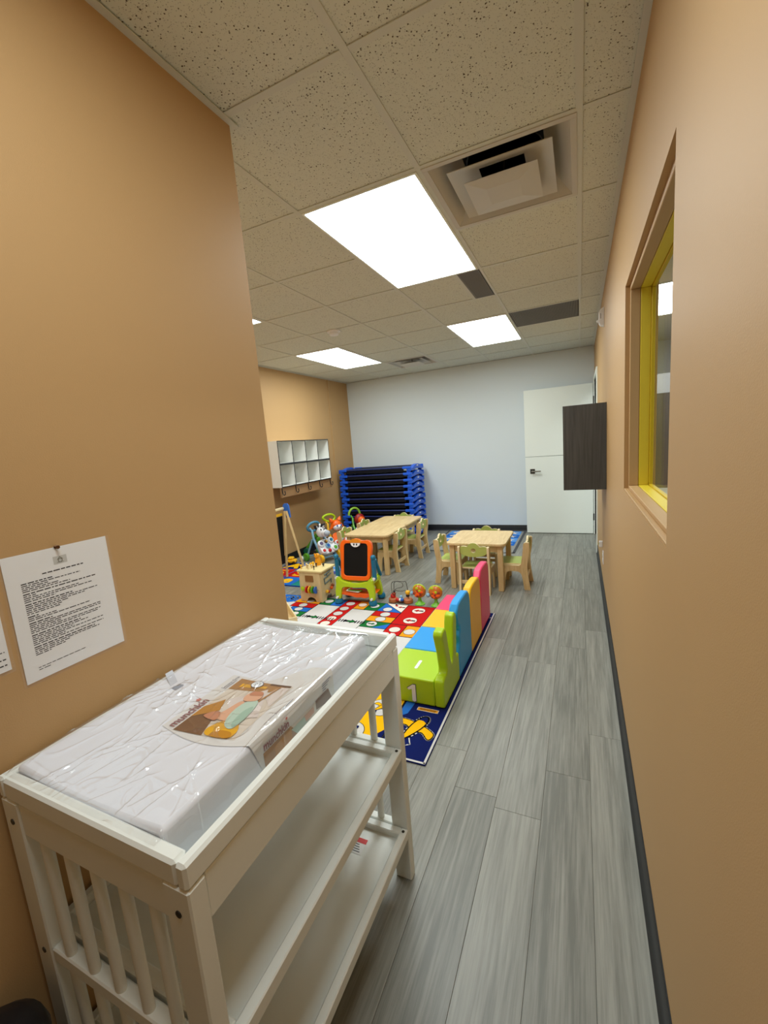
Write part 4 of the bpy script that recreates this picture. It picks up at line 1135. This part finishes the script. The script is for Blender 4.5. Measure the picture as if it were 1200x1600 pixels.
# lime base: front and rear arched frames
def arch_frame(y, lean):
    o = smooth_closed([(-.200, .045), (-.155, .045), (-.148, .10), (-.135, .145), (-.10, .165), (0, .160), (.10, .165), (.135, .145), (.148, .10), (.155, .045), (.200, .045), (.205, .12), (.195, .20), (.185, .255), (.16, .25), (.13, .222), (.05, .205), (0, .203), (-.05, .205), (-.13, .222), (-.16, .25), (-.185, .255), (-.195, .20), (-.205, .12)], 3)
    b = MB(); b.T = Matrix.Translation((0, y, 0)) @ Matrix.Rotation(lean, 4, 'X')
    return b.prism(o, 'y', -.018, .018)
arch_frame(-.085, R(-4)).build('stand_frame', M_LIME, tb, bevel=.006)
arch_frame(.115, R(10)).build('stand_frame', M_LIME, tb, bevel=.006)
for x in (-1, 1):
    MB().cbox(x*.185-.014, x*.185+.014, -.09, .10, .20, .245, .006).build('stand_side', M_LIME, tb)
    MB().cbox(x*.195-.020, x*.195+.020, -.055, -.015, .225, .455, .012).ell((x*.195, -.035, .448), (.026, .028, .026), 14, 8).build('side_arm', M_TEAL, tb)
    MB().tube([(x*.195, .0, .42), (x*.198, .10, .24)], .017, 10).build('rear_strut', M_TEAL, tb)
    for y in (-.088, .127):
        f = MB().lathe([(.034, 0), (.040, .006), (.040, .028), (.030, .044), (.0, .046)], (x*.180, y, 0), 18).build('foot', M_TEAL, tb)
        MB().cyl((x*.180, y-.038, .064), (x*.180, y-.014, .064), .011, n=14).build('cap', M_TWHITE, f)
    MB().cyl((x*.195, -.078, .245), (x*.195, -.05, .245), .015, n=16).build('cap', M_TWHITE, tb)
b = MB(); b.prism(smooth_closed([(-.17, .085), (-.05, .07), (0, .058), (.05, .062), (.10, .058), (.17, .085), (.17, .10), (-.17, .10)], 4), 'y', -.075, .10).build('tray', M_ORANGE, tb, bevel=.004)
Tm = Matrix.Translation((0, -.03, PV)) @ Matrix.Rotation(LEAN, 4, 'X')
out = smooth_closed([(-.150, -.01), (-.105, -.035), (0, -.038), (.105, -.035), (.150, -.01), (.157, .10), (.160, .20), (.168, .27), (.160, .325), (.125, .352), (.075, .345), (.05, .350), (0, .366), (-.05, .350), (-.075, .345), (-.125, .352), (-.160, .325), (-.168, .27), (-.160, .20), (-.157, .10)], 4)
n = 72; outr = raysample(out, (0, .16), n); inn = raysample(rrect(-.126, .126, .005, .318, .03), (0, .16), n)
b = MB(); b.T = Tm; b.ringprism(outr, inn, 'y', -.020, .020); b.build('board_frame', M_ORANGE, tb, bevel=.005)
b = MB(); b.T = Tm; b.prism(inn, 'y', -.010, .010); b.build('black_board', M_CHALK, tb)
b = MB(); b.T = Tm; b.prism(circ(0, .322, .050, .040, 16, 180, 360), 'y', -.024, -.0101); o = b.build('clip', M_TWHITE, tb)
b = MB(); b.T = Tm; b.ell((-.014, -.025, .308), (.008, .004, .010), 10, 6).ell((.014, -.025, .308), (.008, .004, .010), 10, 6).build('clip_hole', M_TBLACK, o)
b = MB(); b.T = Tm; b.prism(smooth_closed([(-.06, .326), (.06, .326), (.045, .352), (0, .362), (-.045, .352)], 4), 'y', -.026, -.0205); b.build('top_badge', mat('toy_gold', (226, 136, 24), .4), tb)
M_BOOK = [M_WV, M_TGREEN, M_TRED, M_GREYBLUE]
for k in range(4):
    t = tag(MB().tr((-2.00+.02*k, 3.44+.006*k, .1205+.0105*k), rz=R(5*k-6)).cbox(-.07, .08, -.05, .05, 0, .0095, .002).build('board_book', M_BOOK[k]), ['white', 'green', 'red', 'pale blue'][k]+' thin board book lying in the orange chalkboard tray', 'book', 'books in the chalkboard tray')

# ---- wooden activity cube
ac = thing('activity_cube', 'pale wooden activity cube with gears and beads on the game rug', 'toy', (-2.435, 3.455, .0108))
hw = .128
def wall_arch(): return [(-hw, 0), (-.055, 0)]+[(.055*math.cos(R(180-18*k)), .045*math.sin(R(180-18*k))) for k in range(1, 10)]+[(.055, 0), (hw, 0), (hw-.01, .30), (-hw+.01, .30)]
M_PALE = wood('pale_ply', (206, 182, 134), (224, 202, 156), scale=(20, 20, 5), rough=.5, ring=.4)
for rz in (0, 90, 180, 270):
    b = MB().tr((0, 0, 0), rz=R(rz)); b.prism(wall_arch(), 'y', -hw, -hw+.012); b.build('side_panel', M_PALE, ac)
MB().prism(rrect(-.147, .147, -.135, .135, .012), 'z', .3005, .318).build('top_board', mat('pale_top', (226, 208, 150), .5), ac, bevel=.003)
yf = -hw-.002
MB().box(-.05, .045, yf-.003, yf, .205, .268).build('picture_panel', mat('walnut_panel', (140, 96, 46), .5), ac)
for k, (m, r_) in enumerate(((M_TRED, .036), (M_TBLACK, .02), (M_TYEL, .038), (M_TBLACK, .02), (M_TGREEN, .036), (M_TBLACK, .02), (M_TBLUE, .034))):
    MB().cyl((-.035+.0165*k, yf-.012, .128), (-.024+.0165*k, yf-.012, .128), r_, n=18).build('bead', m, ac)
MB().cyl((-.05, yf-.012, .128), (.10, yf-.012, .128), .004, n=8).build('bead_rod', M_STEEL, ac)
MB().tr((-.088, yf-.004, .13), rx=R(90)).lathe([(.022, 0), (.024, .006), (.014, .010), (.0, .010)], n=12).build('gear', M_LIME, ac)
xf = hw+.002
for L in ([(-.06, .26), (.05, .275)], [(-.02, .268), (-.01, .225)], [(-.07, .225), (.06, .245)], [(-.07, .225), (-.065, .17)], [(-.065, .17), (.06, .19)], [(.055, .19), (.05, .15)]):
    MB().tube([(xf+.002, *L[0]), (xf+.002, *L[1])], .0065, 6).build('maze_groove', mat('groove_grey', (100, 116, 116), .6), ac)
for y, z, m in ((-.055, .09, M_TYEL), (-.035, .082, M_TRED), (.03, .10, M_ORANGE), (.055, .12, mat('toy_brown', (160, 88, 40), .5))):
    MB().ell((xf+.014, y, z), .017, 12, 8).build('knob', m, ac)
for x, y, m, r_, h_ in ((-.115, -.09, M_TYEL, .012, .035), (-.075, -.05, M_PALE, .012, .04), (-.035, -.085, M_PALE, .011, .045), (.035, -.085, M_TBLACK, .009, .03), (.065, .04, M_TBLACK, .012, .02), (-.03, .0, M_TYEL, .014, .04), (.0, .01, M_TBLACK, .010, .03), (-.06, .0, M_TYEL, .012, .03), (-.015, -.05, M_PALE, .011, .03)):
    MB().cyl((x, y, .3185), (x, y, .3185+h_), r_*.5, n=8).ell((x, y, .3185+h_), (r_, r_, r_*1.1), 12, 8).build('top_peg', m, ac)
gf = MB().tr((-.02, .075, .3185)).lathe([(.03, 0), (.034, .02), (.03, .05), (.022, .07), (.018, .08)], n=14).ell((0, -.005, .098), (.028, .034, .026), 14, 8).ell((-.012, -.03, .118), (.008, .008, .013), 8, 6).ell((.012, -.03, .118), (.008, .008, .013), 8, 6).build('animal_peg', mat('toy_amber', (240, 160, 20), .4), ac)

# ---- animal walkers
def wheel(b, p, r_, wd, axis=(1, 0)):
    ax = Vector((axis[0], axis[1], 0)).normalized()*wd/2; P = Vector(p)
    b.tube([tuple(P-ax*1.0), tuple(P-ax*.8), tuple(P+ax*.8), tuple(P+ax)], [r_*.82, r_, r_, r_*.82], 18)
    return b
def walker(kind, label, loc, rz):
    """local: front faces -y, handle behind and above"""
    t = thing('push_walker', label, 'walker toy', loc, rz)
    bodym = dict(zebra=M_TWHITE, fox=M_ORANGE, lion=M_TWHITE)[kind]
    wm = dict(zebra=[M_TYEL, M_TGREEN], fox=[M_TBLUE, M_TBLUE], lion=[M_TRED, M_TBLUE])[kind]
    # sloped legs/frame
    fm = dict(zebra=M_GREYBLUE, fox=M_TYEL, lion=M_TGREEN)[kind]
    for s_ in (-1, 1):
        MB().tube(smooth_open([(s_*.12, -.13, .06), (s_*.11, -.05, .16), (s_*.09, .06, .30), (s_*.06, .12, .40)], 4), .016, 8).build('frame_tube', fm, t)
        MB().tube([(s_*.15, .17, .055), (s_*.10, .08, .30)], .013, 8).build('frame_tube', fm, t)
        wheel(MB(), (s_*.15, -.13, .06), .06, .045).build('wheel', wm[0], t)
        wheel(MB(), (s_*.165, .17, .055), .055, .04).build('wheel', wm[1], t)
        MB().cyl((s_*.150, -.13, .06), (s_*.178, -.13, .06), .022, n=12).build('hub', M_TYEL if kind != 'zebra' else M_TBLUE, t)
    MB().cyl((-.15, -.13, .06), (.15, -.13, .06), .010, n=8).build('axle', fm, t)
    MB().cyl((-.165, .17, .055), (.165, .17, .055), .010, n=8).build('axle', fm, t)
    Tp = Matrix.Translation((0, -.085, .19)) @ Matrix.Rotation(R(-32), 4, 'X')
    b = MB(); b.T = Tp; b.prism(smooth_closed([(-.115, -.09), (0, -.105), (.115, -.09), (.13, 0), (.10, .09), (0, .11), (-.10, .09), (-.13, 0)], 4), 'y', -.03, .025); bd = b.build('activity_panel', bodym, t, bevel=.008)
    # lobes with gears and buttons
    for k, (x, z, r_, m, m2) in enumerate(((-.095, .05, .048, M_TWHITE, mat('toy_grape', (92, 82, 120), .4)), (.085, .07, .045, M_TWHITE, M_TEAL), (.10, -.05, .05, M_TWHITE, M_TGREEN), (-.10, -.055, .042, M_TWHITE, M_TRED), (0, .0, .038, M_GREYBLUE, M_TBLUE), (0, -.07, .025, M_TRED, M_TRED), (.0, .065, .024, mat('toy_choc', (110, 70, 44), .4), M_TYEL))):
        if kind == 'fox' and k in (0, 1): continue
        b = MB(); b.T = Tp; b.tube([(x, -.022, z), (x, -.044, z), (x, -.052, z)], [r_, r_, r_*.8], 16); g_ = b.build('gear_disc', m if kind != 'fox' else (M_TWHITE if k < 5 else m), t)
        b = MB(); b.T = Tp; b.tube([(x, -.051, z), (x, -.060, z)], [r_*.55, r_*.5], 12); b.build('button', m2, g_)
    # head
    hz = .39; hy = -.005
    if kind == 'zebra':
        hd_ = MB().tr((0, hy, hz), rx=R(-25)).ell((0, 0, 0), (.072, .075, .075), 18, 12).ell((0, -.07, -.045), (.055, .06, .048), 16, 10).build('head', M_TWHITE, t)
        MB().tr((0, hy, hz), rx=R(-25)).ell((0, -.105, -.055), (.050, .035, .040), 16, 10).build('muzzle', mat('toy_grey', (176, 184, 196), .4), hd_)
        for s_ in (-1, 1):
            MB().tr((0, hy, hz), rx=R(-25)).ell((s_*.040, -.062, .022), (.010, .008, .014), 10, 8).build('eye', M_TBLACK, hd_)
            MB().tr((s_*.06, hy+.03, hz+.055), ry=R(s_*28)).ell((0, 0, .02), (.020, .012, .042), 12, 8).build('ear', M_TBLACK, hd_)
        for k in range(6):
            a = R(-30+22*k)
            MB().tr((0, hy, hz), rx=R(-25)).prism([(.07*math.sin(-a)-.016, .07*math.cos(a)), (.07*math.sin(-a)+.016, .07*math.cos(a)), (.115*math.sin(-a), .118*math.cos(a))], 'x', -.014, .014).build('mane_tuft', M_TBLACK if k % 2 else M_TWHITE, hd_)
    elif kind == 'fox':
        hd_ = MB().tr((0, hy, hz)).ell((0, 0, 0), (.085, .075, .080), 18, 12).build('head', M_ORANGE, t)
        MB().tr((0, hy, hz)).ell((0, -.035, -.025), (.074, .060, .052), 18, 10).ell((0, -.085, -.02), (.03, .035, .025), 14, 8).build('white_face', M_TWHITE, hd_)
        MB().tr((0, hy, hz)).ell((0, -.120, -.012), (.013, .010, .010), 10, 8).build('nose', M_TBLACK, hd_)
        for s_ in (-1, 1):
            MB().tr((0, hy, hz)).ell((s_*.036, -.088, .006), (.012, .008, .014), 10, 8).build('eye', M_TBLUE, hd_)
            MB().tr((s_*.065, hy+.01, hz+.065), ry=R(s_*30)).lathe([(.034, 0), (.026, .03), (.0, .065)], n=12).build('ear', M_ORANGE, hd_)
            MB().tr((0, hy, hz)).prism([(s_*.07, -.02), (s_*.125, -.045), (s_*.075, .03)], 'y', -.03, .0).build('cheek_tuft', M_ORANGE, hd_)
        MB().tr((0, -.125, .24)).ell((0, 0, 0), (.052, .03, .07), 14, 8).build('chest', M_TWHITE, t)
    else:
        hd_ = MB().tr((0, hy, hz)).ell((0, .02, 0), (.09, .06, .09), 18, 12).build('mane', mat('toy_maroon', (150, 24, 26), .45), t)
        MB().tr((0, hy, hz)).ell((0, -.03, -.01), (.062, .05, .060), 16, 10).build('face', M_ORANGE, hd_)
        for s_ in (-1, 1):
            MB().tr((0, hy, hz)).ell((s_*.024, -.076, .008), (.008, .006, .010), 10, 8).build('eye', M_TBLACK, hd_)
    # handle
    hm = dict(zebra=mat('toy_steelblue', (78, 146, 178), .35), fox=M_LIME, lion=mat('toy_leaf', (150, 196, 60), .4))[kind]
    if kind == 'zebra': pts = [(.105*math.cos(a), .16-.015*math.sin(a), .455+.062*math.sin(a)) for a in [2*math.pi*k/24 for k in range(24)]]
    elif kind == 'fox': pts = smooth_closed([(-.11, .16, .50), (-.05, .16, .535), (.05, .155, .53), (.095, .15, .48), (.05, .15, .435), (-.04, .155, .44)], 4)
    else: pts = [(.10*math.cos(a), .16, .45+.105*math.sin(a)) for a in [math.pi*k/16 for k in range(17)]]
    MB().tube(pts, .017, 10, closed=kind != 'lion').build('handle', hm, t)
    for s_ in (-1, 1): MB().tube([(s_*.055, .115, .395), (s_*.07, .158, .445)], .012, 8).build('handle_stem', fm, t)
    return t
walker('zebra', 'zebra push walker with blue ring handle and yellow wheel', (-3.22, 4.78, 0), R(72))
walker('fox', 'orange fox push walker with lime leaf-shaped handle', (-3.27, 5.25, 0), R(66))
walker('lion', 'push walker with dark red mane and green arch handle', (-3.10, 5.70, 0), R(60))

# ---- bead maze and spinner toys
bm_ = thing('bead_maze', 'small wire bead maze with red wooden base by the game rug', 'toy', (-1.56, 3.535, 0), R(4))
M_TWOOD = mat('toy_terracotta', (190, 112, 66), .5)
for x in (-1, 1):
    MB().lathe([(.040, 0), (.046, .008), (.044, .035), (.034, .045), (.0, .045)], (x*.075, 0, 0), 18).build('base_block', M_TWOOD, bm_)
MB().cbox(-.075, .075, -.014, .014, .004, .024, .004).build('cross_bar', M_TWOOD, bm_)
MB().tube(smooth_open([(-.085, .01, .04), (-.09, .01, .15), (-.08, .01, .19), (-.05, .01, .20), (.02, .0, .195), (.03, -.01, .16), (-.03, -.01, .14), (-.05, 0, .12), (.0, .0, .11), (.06, .0, .115), (.07, .0, .045)], 5), .0025, 6).build('wire', M_DKSTEEL, bm_)
MB().tube(smooth_open([(-.06, -.01, .045), (-.055, -.01, .17), (-.04, -.01, .205), (.04, -.01, .21), (.07, -.01, .195), (.085, -.01, .045)], 5), .003, 6).build('wire', M_DKSTEEL, bm_)
for x, y, z, r_, m in ((-.075, 0, .06, .026, M_TRED), (-.06, -.01, .085, .018, mat('toy_rust', (150, 60, 30), .5)), (-.058, -.01, .11, .012, M_TBLACK), (.078, -.01, .105, .024, M_TYEL), (.076, -.01, .075, .018, M_TBLACK), (-.025, -.025, .034, .017, M_TRED), (.005, -.026, .034, .017, M_TWHITE), (.022, -.028, .036, .018, M_TBLUE), (.0, .012, .048, .018, M_GREYBLUE)):
    MB().ell((x, y, z), (r_, r_, r_*.95), 14, 10).build('bead', m, bm_)
def spinner(loc, label, rz):
    t = thing('suction_spinner', label, 'toy', loc, rz)
    MB().lathe([(.046, 0), (.048, .006), (.034, .016), (.018, .034), (.014, .06), (.020, .068), (.0, .07)], n=20).build('suction_base', mat('toy_spring_green', (120, 200, 60), .4), t)
    hd_ = MB().ell((0, 0, .128), (.064, .040, .064), 22, 14).build('spinner_ball', mat('toy_tan_clear', (196, 116, 40), .25), t)
    rnd = random.Random(int(abs(loc[0])*1000))
    for k in range(13):
        a = rnd.uniform(0, 6.28); q = rnd.uniform(.15, .9)
        x, z = .058*q*math.cos(a), .058*q*math.sin(a); y = -.040*math.sqrt(max(0, 1-(x/.064)**2-(z/.064)**2))
        m = (M_LIME if z > .01 else M_ORANGE) if k % 3 else mat('toy_rust', (150, 60, 30))
        MB().ell((x, y, .128+z), (.015, .007, .013), 10, 6).build('colour_patch', m, hd_)
    MB().tube([(.060*math.cos(R(20+10*k)), .0, .128+.060*math.sin(R(20+10*k))) for k in range(15)], .0095, 8).build('rim', M_LIME, hd_)
    MB().ell((-.066, -.02, .108), .020, 14, 10).build('knob', M_GREYBLUE, t)
spinner((-1.365, 3.53, 0), 'round orange and lime spinner toy beside the bead maze', 0)
spinner((-1.205, 3.525, 0), 'round orange and lime spinner toy beside the pink foam seat', R(10))

# ---- wooden easel by the partition
ez = thing('wooden_easel', 'wooden art easel with blue hinge cap, half behind the tan wall', 'easel', (-3.10, 3.66, 0))
def E(mb, name, m): return mb.build(name, m, ez, world=True)
AP = (-3.115, .865)
for y, zf in ((3.94, .027), (3.36, .018)):
    E(MB().tube([(AP[0]+.008, y, AP[1]-.04), (-2.915, y, zf)], .017, 4), 'leg', M_PINE_Z)
    E(MB().tube([(AP[0]-.015, y, AP[1]-.04), (-3.205, y, zf)], .017, 4), 'leg', M_PINE_Z)
    E(MB().prism([(AP[0]-.045, AP[1]-.12), (AP[0]-.05, AP[1]+.02), (AP[0]-.03, AP[1]+.045), (AP[0]+.015, AP[1]+.045), (AP[0]+.032, AP[1]+.02), (AP[0]+.042, AP[1]-.12)], 'y', y+.018, y+.034), 'hinge_cap', M_TBLUE)
E(MB().cbox(AP[0]-.05, AP[0]-.02, 3.36, 3.94, .845, .87, .003), 'cross_bar', M_PLY)
E(MB().cbox(AP[0]-.055, AP[0]-.035, 3.38, 3.92, .775, .805, .003), 'cross_bar', M_TYEL)
b = MB(); b.add([(-3.150, 3.385, .77), (-3.150, 3.915, .77), (-3.195, 3.915, .20), (-3.195, 3.385, .20), (-3.158, 3.385, .77), (-3.158, 3.915, .77), (-3.203, 3.915, .20), (-3.203, 3.385, .20)], [(0,1,2,3),(4,5,6,7),(0,1,5,4),(1,2,6,5),(2,3,7,6),(3,0,4,7)])
E(b, 'chalk_panel', M_CHALK)

# ---- floor toys by the far left wall
t = thing('ride_on_slide', 'green sloped toy track with dark base beside the zebra walker', 'toy', (-3.56, 5.05, 0))
def S(mb, name, m, **k): return mb.build(name, m, t, world=True, **k)
S(MB().prism([(-3.67, .10), (-3.65, .07), (-3.47, .27), (-3.45, .31), (-3.48, .315)], 'y', 5.01, 5.09), 'ramp', M_TGREEN, bevel=.004)
S(MB().prism([(-3.50, .036), (-3.45, .036), (-3.455, .24), (-3.475, .25)], 'y', 5.015, 5.085), 'support', M_TGREEN, bevel=.004)
S(MB().cbox(-3.675, -3.44, 5.0, 5.10, 0, .035, .006), 'base', M_TBLACK)
S(wheel(MB(), (-3.64, 4.98, .05), .05, .03, (0, 1)), 'wheel', mat('toy_dkgreen', (30, 96, 70), .4))
t = thing('yellow_car', 'chunky yellow toy car on the letter rug', 'toy', (-3.555, 4.50, .0085), R(20))
MB().cbox(-.07, .07, -.045, .045, .018, .06, .012).cbox(-.04, .035, -.038, .038, .0605, .095, .012).build('car_body', M_TYEL, t)
for x in (-.042, .042):
    for y in (-1, 1): wheel(MB(), (x, y*.046, .02), .02, .016, (0, 1)).build('wheel', M_TBLACK, t)
t = thing('play_ball', 'small white ball on the floor behind the easel leg', 'ball', (-3.505, 4.665, 0))
MB().ell((0, 0, .034), .034, 18, 12).build('ball_shell', M_TWHITE, t)
MB().tube([(.0343*math.cos(a), .0343*math.sin(a), .034) for a in [6.283*k/24 for k in range(24)]], .001, 6, closed=True).build('seam', M_GREYINK, t)
t = thing('toy_dish', 'shallow blue toy dish with teal rim on the floor', 'toy', (-3.26, 4.40, .0085))
MB().lathe([(.055, 0), (.062, .004), (.075, .022), (.070, .022), (.055, .008), (0, .008)], n=24).build('dish', M_TBLUE, t)
MB().tube([(.0725*math.cos(a), .0725*math.sin(a), .022) for a in [6.283*k/24 for k in range(24)]], .005, 8, closed=True).build('rim', M_TEAL, t)
bpy.context.view_layer.update()
